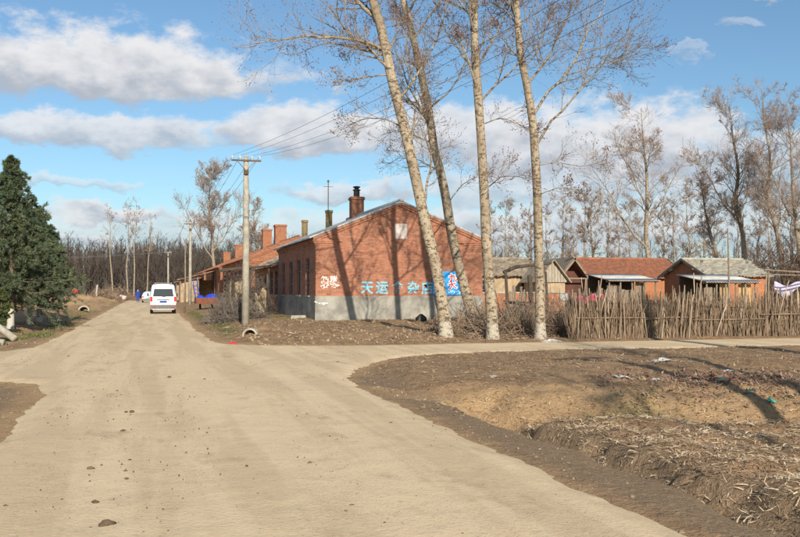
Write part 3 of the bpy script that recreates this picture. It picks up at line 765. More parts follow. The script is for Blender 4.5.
# a row of distant trees behind the yards: four models, copied
def copy_thing(root, loc, rz, sc, label=None):
    def rec(o, par):
        c = o.copy(); COL.objects.link(c); c.parent = par
        for ch in o.children: rec(ch, c)
        return c
    r = rec(root, None); r.location = loc; r.rotation_euler = (0, 0, rz); r.scale = (sc,) * 3
    if label: r['label'] = label
    return r
ORD = 'first second third fourth fifth sixth seventh eighth ninth tenth eleventh twelfth thirteenth fourteenth fifteenth sixteenth seventeenth eighteenth nineteenth twentieth twenty-first twenty-second twenty-third'.split()
models = []
row = [(492, 128, 214), (505, 140, 205), (518, 120, 226), (561, 132, 200), (572, 118, 212), (584, 140, 196), (592, 126, 195), (606, 118, 198), (619, 135, 214), (629, 122, 206), (664, 130, 212), (676, 118, 205),
       (690, 128, 196), (704, 136, 196), (715, 120, 220), (737, 132, 205), (758, 140, 200), (770, 124, 210), (792, 132, 200), (815, 128, 200), (548, 145, 215), (640, 145, 222), (530, 150, 210)]
row_rank = {p[0]: k for k, p in enumerate(sorted(row))}
for i, (px, dp, top) in enumerate(row):
    ROWL = f'small bare tree, {ORD[row_rank[px]]} from the left in the distant row behind the yards'
    x, y = cw(px, dp); h = zz(top, dp)
    if i < 4:
        t = simple_tree('distant_tree', ROWL, x, y, h, .16, ((-.03, .02, 0, .04)[i], 0), 400 + i, 'distant row of bare trees', 18, (6, 5, 4), (.12 * h, .30 * h), FAR, .18, (.35, .98), .018, (.06, .03), None, 12)
        models.append((t, h))
    else:
        t, h0 = models[i % 4]; copy_thing(t, (x, y, H(x, y) - .1), random.uniform(0, 6.28), h / h0, ROWL)

# the dark wood closing the road, one mass
def far_wood():
    rng = np.random.default_rng(77)
    n = 2250
    px = np.concatenate([rng.uniform(-300, 300, 1750), rng.uniform(300, 1400, 500)]); dp = rng.uniform(178, 250, n)
    XY = np.array([cw(a, b) for a, b in zip(px, dp)]); S = np.column_stack([XY, np.zeros(n) - .3])
    hgt = np.where(px < 290, rng.normal(10.2, 1.3, n), rng.normal(8.5, 2.2, n)); hgt = np.clip(hgt * dp / 200, 4, 15)
    D = unit(np.column_stack([rng.normal(0, .03, (n, 2)), np.ones(n)]))
    T = grow(S, D, hgt, 5, .02, 0, rng); R = rng.uniform(.08, .2, n)[:, None] * np.linspace(1, .3, 5)[None]
    a = MB(); V, Q = tubes(T, R, 4); a.addq(V, Q)
    P2, L2, R2 = spawn(T, hgt, R, 14, .25, 1, .6, .32, 4, .12, .5, rng, .5, .045)
    V, Q = tubes(P2, R2, 3); b = MB(); b.addq(V, Q)
    P3_, L3, R3 = spawn(P2, L2, R2, 5, .1, 1, .6, .6, 3, .15, .5, rng, .7, .03)
    V, Q = tubes(P3_, R3, 3); b.addq(V, Q)
    # undergrowth
    m = 13000; pu = np.where(rng.random(m) < .6, rng.uniform(-300, 300, m), rng.uniform(300, 1400, m)); du = rng.uniform(172, 232, m); XY = np.array([cw(q, w) for q, w in zip(pu, du)])
    D = unit(np.column_stack([rng.normal(0, .5, (m, 2)), np.ones(m)])); P = grow(np.column_stack([XY, np.zeros(m) - .2]), D, rng.uniform(1.5, 5.5, m), 3, .2, 0, rng)
    V, Q = tubes(P, np.linspace(.09, .04, 3)[None] * np.ones((m, 1)), 3); b.addq(V, Q)
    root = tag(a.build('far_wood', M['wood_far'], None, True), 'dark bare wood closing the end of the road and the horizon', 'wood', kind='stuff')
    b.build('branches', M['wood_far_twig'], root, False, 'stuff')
far_wood()

# ---- conifers
def spruce(name, label, x, y, h, rad, seed, mats, low=.18, whitewash=True, nbr=105, droop=-.25, dens=1.0, group=None):
    rng = np.random.default_rng(seed); z0 = H(x, y) - .05
    root = thing(name, label, 'spruce' if whitewash else 'pine', (x, y, z0), group)
    pts = [(x, y, z0), (x + .03, y, z0 + h * .4), (x, y, z0 + h)]
    V, Q, P, R = rough_trunk(pts, [.014 * h + .04, .012 * h + .02, .01], 9, 16, seed, 1.2)
    MB().addq(V, Q).build('trunk', mats[0], root, True)
    n = int(nbr * h / 5)
    t = low + (1 - low) * rng.uniform(0, .985, n) ** .9
    az = rng.uniform(0, 2 * np.pi, n)
    lump = 1 + .10 * np.sin(az * 2 + seed) + .12 * np.sin(az * 3 + t * 9)
    L = rad * (1.02 - t) ** 1.05 / (1.02 - low) ** 1.05 * np.where(t < low + .06, .85, 1.0) * rng.uniform(.72, 1.12, n) * lump + .06
    e = droop * (1 - t) + .55 * t ** 2
    D = unit(np.stack([np.cos(az), np.sin(az), e], -1)); S = np.column_stack([np.full(n, x), np.full(n, y), z0 + h * t])
    B = grow(S, D, L, 6, .05, .35, rng); RB = (.012 * L + .006)[:, None] * np.linspace(1, .3, 6)[None]
    cr = MB(); V, Q = tubes(B, RB, 4); cr.addq(V, Q)
    B2, L2, R2 = spawn(B, L, RB, 12, .12, 1, .85, .5, 4, .08, -.1, rng, .6, .004)
    V, Q = tubes(B2, R2, 3); cr.addq(V, Q)
    crown = cr.build('crown', mats[1], root, True)
    # needle sprays: slim leaf-shaped blades along every shoot
    allP = [(B, 70), (B2, 52)]
    Vs = []; Fs = []; off = 0
    for Pn, k in allP:
        k = int(k * dens); idx = np.repeat(np.arange(len(Pn)), k); tt = rng.uniform(.18, 1.0, len(idx))
        pos, tan = at_t(Pn[idx], tt); perp = unit(np.cross(tan, rng.normal(0, 1, tan.shape)))
        d = unit(tan * .95 + perp * .75 + np.array([0, 0, .1])); s = rng.uniform(.08, .19, len(idx))[:, None] * (h / 6.5) ** .4; w = unit(np.cross(d, rng.normal(0, 1, d.shape))) * .012
        Vv = np.stack([pos, pos + d * s * .5 + w, pos + d * s, pos + d * s * .5 - w], 1).reshape(-1, 3)
        Vs.append(Vv); Fs.append(np.arange(len(idx) * 4).reshape(-1, 4) + off); off += len(idx) * 4
    MB().addq(np.concatenate(Vs), np.concatenate(Fs)).build('needles', mats[2], crown, False, 'stuff')
    return root
SB = (M['spruce_bark_white'], M['spruce_bark'], M['needle'])
for label, px, dp, top, rad, sd, low in (('tallest dark spruce with limewashed trunk at the left edge', 11, 36, 156, 2.3, 1, .15),
                                         ('rounded dark spruce to the right of the tallest one', 40, 45, 206, 1.85, 2, .28),
                                         ('small dark spruce between the two larger ones', 30, 41, 210, 1.8, 3, .17),
                                         ('dark spruce cut by the left edge of the picture', -22, 40, 190, 2.1, 4, .15)):
    x, y = cw(px, dp); spruce('spruce_tree', label, x, y, zz(top, dp) - H(x, y), rad, sd, SB, low, group='spruces by the road')
x, y = cw(1, 33); spruce('young_pine', 'low light green young pine under the spruces', x, y, 1.55, .75, 9, (M['spruce_bark'], M['spruce_bark'], M['needle_pine']), .05, False, 110, .3)

# ------------------------------------------------------------------ buildings
def wall_holes(mb, axis, c, a0, a1, z0, z1, holes, depth, sgn):
    """flat wall across `axis` at c, from a0..a1 and z0..z1, with real openings; reveals go `depth` inwards (sgn: inward direction)"""
    As = sorted({a0, a1, *[h[0] for h in holes], *[h[1] for h in holes]}); Zs = sorted({z0, z1, *[h[2] for h in holes], *[h[3] for h in holes]})
    def p(a, z, d=0.0): return (c + d, a, z) if axis == 'x' else (a, c + d, z)
    for i in range(len(As) - 1):
        for j in range(len(Zs) - 1):
            ma, mz = (As[i] + As[i + 1]) / 2, (Zs[j] + Zs[j + 1]) / 2
            if any(h[0] < ma < h[1] and h[2] < mz < h[3] for h in holes): continue
            mb.add([p(As[i], Zs[j]), p(As[i + 1], Zs[j]), p(As[i + 1], Zs[j + 1]), p(As[i], Zs[j + 1])], [(0, 1, 2, 3)])
    for (h0, h1, g0, g1) in holes:
        d = depth * sgn; q = [(h0, g0), (h1, g0), (h1, g1), (h0, g1)]
        for k in range(4):
            A, B = q[k], q[(k + 1) % 4]
            mb.add([p(*A), p(*B), p(*B, d), p(*A, d)], [(0, 1, 2, 3)])

def window(parent, axis, c, a0, a1, z0, z1, sgn, depth=.10, cols=2, rows=3, fm='frame_grey', sill=True):
    """window set back in its opening: frame with glazing bars > panes, sill"""
    f = MB(); w = .05; ca = c + sgn * depth
    def bx(mb, p0, p1, q0, q1, t0, t1):
        lo, hi = sorted((c + sgn * t0, c + sgn * t1))
        if axis == 'x': mb.box(lo, hi, p0, p1, q0, q1)
        else: mb.box(p0, p1, lo, hi, q0, q1)
    t0, t1 = depth - .03, depth + .03
    bx(f, a0, a0 + w, z0, z1, t0, t1); bx(f, a1 - w, a1, z0, z1, t0, t1)
    bx(f, a0 + w, a1 - w, z0, z0 + w, t0, t1); bx(f, a0 + w, a1 - w, z1 - w, z1, t0, t1)
    for i in range(1, cols):
        m = a0 + (a1 - a0) * i / cols; bx(f, m - .02, m + .02, z0 + w, z1 - w, t0 + .006, t1 - .006)
    for j in range(1, rows):
        m = z0 + (z1 - z0) * (.30 if rows == 2 else j / rows) if rows != 2 else z0 + (z1 - z0) * .68
        bx(f, a0 + w, a1 - w, m - .018, m + .018, t0 + .009, t1 - .009)
    wo = f.build('window', M[fm], parent)
    for i in range(cols):
        g = MB(); b0 = a0 + (a1 - a0) * i / cols + .01; b1 = a0 + (a1 - a0) * (i + 1) / cols - .01
        bx(g, b0 + .01, b1 - .01, z0 + .02, z1 - .02, depth - .004, depth + .004); g.build('pane', M['glass'], wo)
    if sill:
        s = MB(); bx(s, a0 - .06, a1 + .06, z0 - .07, z0 - .004, -.07, depth - .03); s.build('sill', M['concrete'], wo)
    return wo

def wavy_slope(mb, xe, ze, xr, zr, y0, y1, period, amp, rows, steps=0.0, rough=0.0, seed=0, ysp=6):
    """one roof slope from eave (xe,ze) to ridge (xr,zr): corrugated or tiled surface with real relief and an underside"""
    rng = np.random.default_rng(seed)
    ny = max(8, int((y1 - y0) / period * ysp)); Y = np.linspace(y0, y1, ny + 1)
    L = math.hypot(xr - xe, zr - ze); nx_, nz_ = -(zr - ze) / L, (xr - xe) / L
    if nz_ < 0: nx_, nz_ = -nx_, -nz_
    ts = []; lift = []
    for r in range(rows):
        ts += [r / rows, (r + 1) / rows - 1e-4]; lift += [steps, 0.0]
    ts = np.array(ts); lift = np.array(lift)
    T, YY = np.meshgrid(ts, Y, indexing='ij'); LF = np.repeat(lift[:, None], ny + 1, 1)
    h = LF + amp * np.sin(YY / period * 2 * np.pi)
    if rough: h = h + rough * np.repeat(np.repeat(rng.normal(0, 1, (rows, ny // ysp + 2)), 2, 0), ysp, 1)[:, :ny + 1]
    V = np.stack([xe + (xr - xe) * T + nx_ * h, YY, ze + (zr - ze) * T + nz_ * h], -1)
    n = len(ts); V2 = V.copy(); V2[..., 0] -= nx_ * .05; V2[..., 2] -= nz_ * .05
    i = np.arange(n - 1)[:, None] * (ny + 1); j = np.arange(ny)[None]
    Q = np.stack([i + j, i + j + 1, i + ny + 1 + j + 1, i + ny + 1 + j], -1).reshape(-1, 4); o = n * (ny + 1)
    def strip(a): return np.stack([a[:-1], a[1:], a[1:] + o, a[:-1] + o], -1)
    g = np.arange(o).reshape(n, ny + 1)
    mb.addq(np.concatenate([V.reshape(-1, 3), V2.reshape(-1, 3)]), np.concatenate([Q, Q[:, ::-1] + o, strip(g[0]), strip(g[-1]), strip(g[:, 0]), strip(g[:, -1])]))

def chimney(parent, x, y, z0, z1, w, pot=None, m='brick_old', name='chimney'):
    c = MB(); c.box(x - w / 2, x + w / 2, y - w / 2, y + w / 2, z0, z1 - .16)
    c.box(x - w / 2 - .05, x + w / 2 + .05, y - w / 2 - .05, y + w / 2 + .05, z1 - .16, z1 - .05); c.box(x - w / 2 - .02, x + w / 2 + .02, y - w / 2 - .02, y + w / 2 + .02, z1 - .05, z1)
    o = c.build(name, M[m], parent)
    if pot:
        p = MB(); p.lathe((x, y, z1), [(.17, 0), (.165, .34), (.22, .35), (.22, .40), (.13, .41), (.13, .50), (.20, .51), (.20, .57), (.05, .6)], 12); p.build('chimney_pot', M['black_metal'], o, False)
    return o

def house(name, label, x0, x1, y0, y1, zb, ze, zr, wallm, roofm, wins=(), plinth=None, roof=('sheet',), over=.28, verge=.10, door=None, seed=0, front_holes=(), group=None, cornice=True, fm='frame_grey'):
    root = thing(name, label, 'house', ((x0 + x1) / 2, y0, zb), group)
    xm = (x0 + x1) / 2
    w = MB()
    # gables above eave level, front wall below
    wall_holes(w, 'y', y0, x0, x1, zb - .3, ze, [h for h in front_holes if h[3] < ze], .12, 1)
    hb = [h for h in front_holes if h[3] >= ze]
    if hb:   # opening in the gable triangle: split it round the hole
        a, b, g0, g1 = hb[0]; zl = lambda x: ze + (zr - ze) * (1 - abs(x - xm) / ((x1 - x0) / 2))
        w.add([(x0, y0, ze), (a, y0, ze), (a, y0, zl(a))], [(0, 1, 2)]); w.add([(b, y0, ze), (x1, y0, ze), (b, y0, zl(b))], [(0, 1, 2)])
        if g0 > ze: w.add([(a, y0, ze), (b, y0, ze), (b, y0, g0), (a, y0, g0)], [(0, 1, 2, 3)])
        w.add([(a, y0, g1), (b, y0, g1), (b, y0, zl(b)), (xm, y0, zr), (a, y0, zl(a))] if a < xm < b else [(a, y0, g1), (b, y0, g1), (b, y0, zl(b)), (a, y0, zl(a))], [tuple(range(5 if a < xm < b else 4))])
        q = [(a, g0), (b, g0), (b, g1), (a, g1)]
        for k in range(4):
            A, B = q[k], q[(k + 1) % 4]; w.add([(A[0], y0, A[1]), (B[0], y0, B[1]), (B[0], y0 + .12, B[1]), (A[0], y0 + .12, A[1])], [(0, 1, 2, 3)])
    else: w.add([(x0, y0, ze), (x1, y0, ze), (xm, y0, zr)], [(0, 1, 2)])
    w.add([(x0, y1, zb - .3), (x1, y1, zb - .3), (x1, y1, ze), (xm, y1, zr), (x0, y1, ze)], [(4, 3, 2, 1, 0)])
    wall_holes(w, 'x', x0, y0, y1, zb - .3, ze, [(a, b, c, d) for a, b, c, d in wins] + ([door] if door else []), .12, 1)
    w.add([(x1, y0, zb - .3), (x1, y1, zb - .3), (x1, y1, ze), (x1, y0, ze)], [(0, 1, 2, 3)])
    wall = w.build('wall', wallm, root)
    for a, b, c, d in wins: window(root, 'x', x0, a, b, c, d, 1, .10, fm=fm)
    if door:
        a, b, c, d = door; dm = MB(); dm.box(x0 + .08, x0 + .12, a, b, c, d)
        for k in range(3): dm.box(x0 + .065, x0 + .08, a + .08, b - .08, c + .15 + k * .62, c + .62 + k * .62)
        dd = dm.build('door', M['frame_dark'], root); MB().box(x0 + .03, x0 + .065, a + .10, a + .14, c + .95, c + 1.08).build('handle', M['iron'], dd)
    if plinth:
        p = MB(); t = .025
        holes_l = [(h[0], h[1], h[2], h[3]) for h in ([door] if door else [])]
        p.box(x0 - t, x1 + t, y0 - t, y0 - .001, zb - .3, plinth)
        cuts = [y0] + ([door[0], door[1]] if door else []) + [y1]
        for k in range(0, len(cuts), 2): p.box(x0 - t, x0 - .001, cuts[k], cuts[k + 1], zb - .3, plinth)
        p.build('plinth', M['plinth'], root)
    r = MB(); sl = (zr - ze) / (xm - x0); zt = .10
    kw = dict(sheet=dict(period=.18, amp=.022, rows=4, steps=.012), tile=dict(period=.24, amp=.030, rows=13, steps=.045, rough=.008), old=dict(period=.26, amp=.035, rows=11, steps=.06, rough=.035), flat=dict(period=.6, amp=.004, rows=12, steps=.03, rough=.006))[roof[0]]
    for sgn, xe in ((-1, x0), (1, x1)):
        wavy_slope(r, xe + sgn * over, ze - over * sl + zt, xm, zr + zt, y0 - verge, y1 + verge, seed=seed + sgn, **kw)
    ro = r.build('roof', roofm, root, roof[0] == 'sheet')
    rc = MB()
    for k in range(int((y1 - y0) / .45)):
        ya = y0 - verge + k * .45; rc.tube([(xm, ya, zr + zt + .01), (xm, ya + .47, zr + zt + .025)], [.10, .115], 8)
    rc.build('ridge_cap', roofm, ro)
    if cornice:   # stepped brick band under the front verge and corbels at its feet
        c = MB(); th = .2
        for k, (pr, o0, o1) in enumerate(((.05, -.02, .10), (.09, .10, .20))):
            for sgn, xe in ((-1, x0), (1, x1)):
                def zl(x, off): return ze + (zr - ze) * (1 - abs(x - xm) / (xm - x0)) + zt - .06 - off
                hi, lo = (.0, .10) if k else (.10, .20)
                xs = [xe + sgn * .12, xm]
                V = [(xs[0], y0 - pr, zl(xs[0], lo)), (xs[1], y0 - pr, zl(xm, lo)), (xs[1], y0 - pr, zl(xm, hi)), (xs[0], y0 - pr, zl(xs[0], hi))]
                V += [(a, y0 + .02, b) for a, _, b in V]
                c.add(V, [(0, 1, 2, 3), (4, 7, 6, 5), (0, 4, 5, 1), (3, 2, 6, 7), (0, 3, 7, 4), (1, 5, 6, 2)])
        for sgn, xe in ((-1, x0), (1, x1)):
            for k in range(3):
                ex = .04 + k * .05; a, b = sorted((xe + sgn * ex, xe - sgn * (1.15 - .22 * (2 - k)))); c.box(a, b, y0 - .025 - .028 * k, y0 - .002, ze - .34 + k * .085, ze - .258 + k * .085)
            for k in range(3):
                ex = .03 + k * .045; a, b = sorted((xe + sgn * ex, xe + sgn * .002)); c.box(a, b, y0 - .0, y1, ze - .30 + k * .085, ze - .218 + k * .085)
        c.build('cornice', wallm, root)
    return root

def text_mesh(ch, size, extrude=.004, offset=0.0):
    cu = bpy.data.curves.new('glyph', 'FONT'); cu.body = ch; cu.size = size; cu.extrude = extrude; cu.offset = offset; cu.align_x = 'CENTER'; cu.align_y = 'CENTER'; cu.resolution_u = 3
    ob = bpy.data.objects.new('glyph', cu); COL.objects.link(ob)
    dg = bpy.context.evaluated_depsgraph_get(); dg.update()
    me = bpy.data.meshes.new_from_object(ob.evaluated_get(dg)); bpy.data.objects.remove(ob); bpy.data.curves.remove(cu)
    return me
def glyph(name, ch, x, y, z, size, m, parent, rot=0.0, offset=0.0, sx=1.0, extrude=.004):
    me = text_mesh(ch, size, extrude, offset); me.materials.clear(); me.materials.append(m)
    co = np.empty(len(me.vertices) * 3, np.float32); me.vertices.foreach_get('co', co); co = co.reshape(-1, 3)
    mid = (co.min(0) + co.max(0)) / 2; co[:, 0] -= mid[0]; co[:, 1] -= mid[1]; me.vertices.foreach_set('co', co.ravel())
    o = bpy.data.objects.new(name, me); COL.objects.link(o); o.parent = parent
    g = origin(parent); o.location = (x - g.x, y - g.y, z - g.z); o.rotation_euler = (math.pi / 2, rot, 0); o.scale = (sx, 1, 1)
    return o

# ---- A: the shop at the corner
ZB = .30
A = house('brick_shop', 'red brick shop with grey plinth and painted cyan writing on its gable', 7.0, 14.7, 38.5, 50.0, ZB, 3.88, 5.45, M['brick'], M['sheet'],
          wins=[(40.0, 41.05, 1.36, 3.05), (42.5, 43.55, 1.36, 3.05), (44.95, 46.0, 1.36, 3.05), (47.6, 48.65, 1.36, 3.05)], plinth=1.34, seed=1, front_holes=[(10.55, 11.15, 3.72, 4.58)])
at = MB(); at.box(10.552, 11.148, 38.54, 38.58, 3.722, 4.578); atb = at.build('attic_shutter', M['white_board'], A)
MB().box(10.83, 10.87, 38.525, 38.54, 3.74, 4.56).build('batten', M['white_board'], atb)
chimney(A, 10.85, 47.4, 5.1, 6.62, .66, True)
for ch, px in zip('天运食杂店', (9.29, 9.97, 10.70, 11.40, 12.05)):
    glyph('painted_character', ch, px, 38.497, 1.70, .60, M['cyan_paint'], A, random.uniform(-.06, .06), .016, .95)
# white smeared writing left of it
sm = MB(); rs = np.random.default_rng(4)
for k in range(90):
    cx = rs.choice([7.40, 7.82]) + rs.uniform(-.18, .18); cz = 1.95 + rs.uniform(-.27, .24); a = rs.choice([0, 0, math.pi / 2, math.pi / 2, .9]) + rs.normal(0, .12); l = rs.uniform(.02, .085); t = rs.uniform(.006, .018)
    ca, sa = math.cos(a), math.sin(a); V = [(cx + ca * u * l - sa * v * t, 38.4975 - .0002 * k * .1, cz + sa * u * l + ca * v * t) for u, v in ((-1, -.6), (.8, -1), (1, .7), (-.7, 1))]
    sm.add(V, [(0, 1, 2, 3)])
sm.build('white_lettering', M['white_paint'], A, kind='stuff')
sm = MB()
for k in range(6):
    cx = 7.35 + rs.normal(0, .12); cz = 1.02 + rs.normal(0, .04); l = rs.uniform(.04, .12); V = [(cx - l, 38.472, cz + .01), (cx + l, 38.472, cz - .03), (cx + l, 38.472, cz + .01), (cx - l * .8, 38.472, cz + .04)]
    sm.add(V, [(0, 1, 2, 3)])
sm.build('white_smear', M['white_paint'], A, kind='stuff')

sg = thing('wall_sign', 'blue rectangular sign with red and white lettering on the brick gable', 'sign', (13.0, 38.46, 1.4))
MB().box(12.29, 13.72, 38.44, 38.47, 1.38, 2.44).build('panel', M['sign_blue'], sg)
for ch, x, z, s in (('九', 13.24, 2.16, .40), ('大', 13.22, 1.82, .40)):
    glyph('letter_outline', ch, x, 38.436, z, s, M['sign_white'], sg, -.2, .035)
    glyph('letter', ch, x, 38.430, z, s, M['sign_red'], sg, -.2, .008)
for ch, x, z, s in (('啤', 12.48, 2.0, .34), ('酒', 12.48, 1.62, .34)): glyph('letter', ch, x, 38.436, z, s, M['sign_white'], sg, 0, .004)
pk = MB(); pk.box(13.60, 13.70, 38.434, 38.440, 1.62, 2.05); pk.build('red_stripe', M['sign_red'], sg)
pk = MB()
for k in range(7): pk.box(13.05 + k * .085, 13.09 + k * .085, 38.434, 38.440, 1.46 + .03 * (k % 3), 1.52 + .02 * (k % 2) + .03 * (k % 3))
pk.build('small_lettering', M['sign_white'], sg, kind='stuff')

# ---- B: low old house with ragged tiles
B = house('old_house', 'low old house with ragged weathered tile roof beside the shop', 7.25, 14.2, 51.2, 63.5, .32, 3.05, 4.6, M['brick_old'], M['tile_old'],
          wins=[(52.0, 53.3, 1.3, 2.75), (54.2, 55.5, 1.3, 2.75), (60.2, 61.3, 1.3, 2.75)], door=(57.2, 58.2, .4, 2.5), roof=('old',), plinth=None, seed=5, cornice=False, over=.5)
for i, (t, z1) in enumerate(((16.1, 6.55), (25.0, 6.6))):
    y = 38.5 + t; p = MB(); p.lathe((10.75, y, 4.3), [(.21, 0), (.21, z1 - 4.5), (.25, z1 - 4.48), (.25, z1 - 4.34), (.15, z1 - 4.32)], 12); p.build('stove_pipe', M['pipe_ochre'], B)
MB().box(7.18, 7.22, 55.9, 56.45, 1.75, 2.6).build('paper_notice', M['sign_white'], B)
# ---- C, D, E: further houses of the row
def row_house(label, y0, y1, roofm, chim, seed, nwin):
    L = y1 - y0; wins = [(y0 + 1.5 + k * (L - 2) / nwin, y0 + 2.6 + k * (L - 2) / nwin, 1.5, 3.1) for k in range(nwin)]
    h = house('brick_row_house', label, 7.0, 14.7, y0, y1, .42, 3.88, 5.5, M['brick_old'], roofm, wins=wins, roof=('tile',), plinth=1.2, seed=seed, group='brick row houses along the road')
    for y, z, w in chim: chimney(h, 10.85, y, 5.1, z, w)
    return h
row_house('brick row house with orange tiles and two tall chimneys behind the old house', 66.5, 88.5, M['tile_orange'], [(76.5, 7.15, .95), (85.5, 7.35, .85)], 21, 6)
row_house('brick row house behind the blue laden cart, middle of the row', 91.5, 115, M['tile_orange'], [(112.5, 7.2, 1.0)], 22, 6)
row_house('farthest brick row house at the end of the row', 118.5, 142, M['tile_orange'], [(130.5, 7.0, 1.0)], 23, 6)

# TV aerial on the old house
an = thing('tv_aerial', 'thin television aerial mast behind the grey shop roof', 'aerial', (10.9, 55.6, 4.65))
MB().tube([(10.9, 55.6, 4.6), (10.9, 55.6, 8.4)], .03, 6).build('mast', M['iron'], an)
ab = MB(); ab.tube([(10.6, 55.6, 8.1), (11.2, 55.6, 8.1)], .012, 5)
for k in range(4): ab.tube([(10.68 + k * .16, 55.35, 8.1), (10.68 + k * .16, 55.85, 8.1)], .009, 5)
ab.build('dipoles', M['iron'], an)
MB().lathe((10.9, 55.6, 8.36), [(.03, 0), (.07, .05), (.07, .12), (.02, .16)], 8).build('finial', M['iron'], an)

# ---- lean-to shed at the row, plank fence bits
def shed_frame(name, label, x0, x1, y0, y1, zb, zl, zr, wallm='mud', roofm='tile_old', wallfrac=.75):
    s = thing(name, label, 'shed', ((x0 + x1) / 2, y0, zb))
    for x, z in ((x0, zl), ((x0 + x1) / 2, (zl + zr) / 2), (x1, zr)):
        MB().tube([(x, y0, zb - .2), (x + .03, y0, z)], [.07, .06], 7).build('post', M['wood'], s)
    MB().box(x0 + .1, x0 + (x1 - x0) * wallfrac, y0 + .5, y0 + .62, zb - .2, zl - .1).build('front_wall', M[wallm], s)
    MB().box(x0 + .05, x0 + .17, y0 + .63, y1, zb - .2, zl - .05).build('side_wall', M[wallm], s)
    MB().box(x0 + .2, x1, y1 - .12, y1, zb - .2, zl).build('back_wall', M[wallm], s)
    r = MB(); n = 6
    for k in range(n):
        a, b = x0 - .3 + (x1 - x0 + .3) * k / n, x0 - .3 + (x1 - x0 + .3) * (k + 1) / n + .05; f = lambda x: zl + (zr - zl) * (x - x0) / (x1 - x0)
        V = [(a, y0 - .4, f(a) + .03), (b, y0 - .4, f(b) + .0), (b, y1 + .2, f(b) + .0), (a, y1 + .2, f(a) + .03)]; V += [(p, q, w + .06) for p, q, w in V]
        r.add(V, [(0, 3, 2, 1), (4, 5, 6, 7), (0, 1, 5, 4), (1, 2, 6, 5), (2, 3, 7, 6), (3, 0, 4, 7)])
    r.build('roof', M[roofm], s)
    MB().bar((x0 - .2, y0 - .05, zl + .0), (x1, y0 - .05, zr + .0), .1, .1).build('beam', M['wood'], s)
    return s
shed_frame('lean_to_shed', 'open lean-to shed with wooden posts beside the second concrete pole', 3.3, 6.9, 98, 103.5, .40, 2.7, 3.6, wallfrac=.55)
shed_frame('lean_to_shed', 'small low lean-to shed at the far end of the brick row', 3.6, 6.9, 121, 127, .45, 2.6, 3.2, wallfrac=.8)
# blue ladder leaning on the shed
ld = thing('ladder', 'blue ladder leaning in the lean-to behind the cart', 'ladder', (5.0, 97.6, .4))
for dx in (0, .42): MB().bar((5.0 + dx, 97.4, .4), (4.6 + dx, 97.7, 2.6), .06, .04).build('rail', M['plastic_blue'], ld)
for k in range(6): f = (k + .5) / 6; MB().bar((5.0 - .4 * f, 97.4 + .3 * f, .4 + 2.2 * f), (5.42 - .4 * f, 97.4 + .3 * f, .4 + 2.2 * f), .03, .03).build('rung', M['plastic_blue'], ld)

# ---- right hand yards
def cross_house(name, label, x0, x1, y0, y1, zb, ze, zr, wallm, roofm, roof='tile', gable_m=None, seed=0, over=.35, holes=()):
    """house whose ridge runs along x"""
    root = thing(name, label, 'house', ((x0 + x1) / 2, y0, zb)); ym = (y0 + y1) / 2
    w = MB(); wall_holes(w, 'y', y0, x0, x1, zb - .3, ze, list(holes), .12, 1)
    w.add([(x0, y1, zb - .3), (x1, y1, zb - .3), (x1, y1, ze), (x0, y1, ze)], [(3, 2, 1, 0)])
    for x in (x0, x1): w.add([(x, y0, zb - .3), (x, y1, zb - .3), (x, y1, ze), (x, ym, zr), (x, y0, ze)], [(0, 1, 2, 3, 4)])
    w.build('wall', wallm, root)
    for h in holes: window(root, 'y', y0, h[0], h[1], h[2], h[3], 1)
    kw = dict(sheet=dict(period=.18, amp=.02, rows=4, steps=.01), tile=dict(period=.24, amp=.03, rows=12, steps=.05, rough=.012), old=dict(period=.26, amp=.03, rows=9, steps=.06, rough=.05))[roof]
    r = MB(); sl = (zr - ze) / (ym - y0)
    for sgn, ye in ((-1, y0), (1, y1)):
        t = MB(); wavy_slope(t, ye + sgn * over, ze - over * sl + .10, ym, zr + .10, x0 - .3, x1 + .3, seed=seed, **kw)
        V = np.concatenate(t.v)[:, [1, 0, 2]]; r.addq(V, np.array(t.f[4])[:, ::-1])
    ro = r.build('roof', roofm, root)
    rc = MB()
    for k in range(int((x1 - x0 + .5) / .45)):
        xa = x0 - .3 + k * .45; rc.tube([(xa, ym, zr + .12), (xa + .47, ym, zr + .135)], [.11, .125], 8)
    rc.build('ridge_cap', roofm, ro)
    for x, s in ((x0 - .32, -1), (x1 + .32, 1)):   # barge boards
        for y0_, y1_ in ((y0 - over, ym), (y1 + over, ym)): MB().bar((x, y0_, ze - over * sl + .10), (x, y1_, zr + .12), .05, .16).build('barge_board', M['wood'], root)
    return root

G0 = .30
# F: red tiled farmhouse, depth ~70
fx0, fy = cw(590, 68); fx1, _ = cw(672, 70)
Fh = cross_house('tiled_farmhouse', 'brick farmhouse with long red tiled roof behind the stick fence', fx0, fx1 + 1.0, fy, fy + 5.5, G0, 2.55, 3.95, M['brick_orange'], M['tile_red'], 'tile', seed=41, holes=[(fx0 + 1.6, fx0 + 2.7, 1.1, 2.2)])
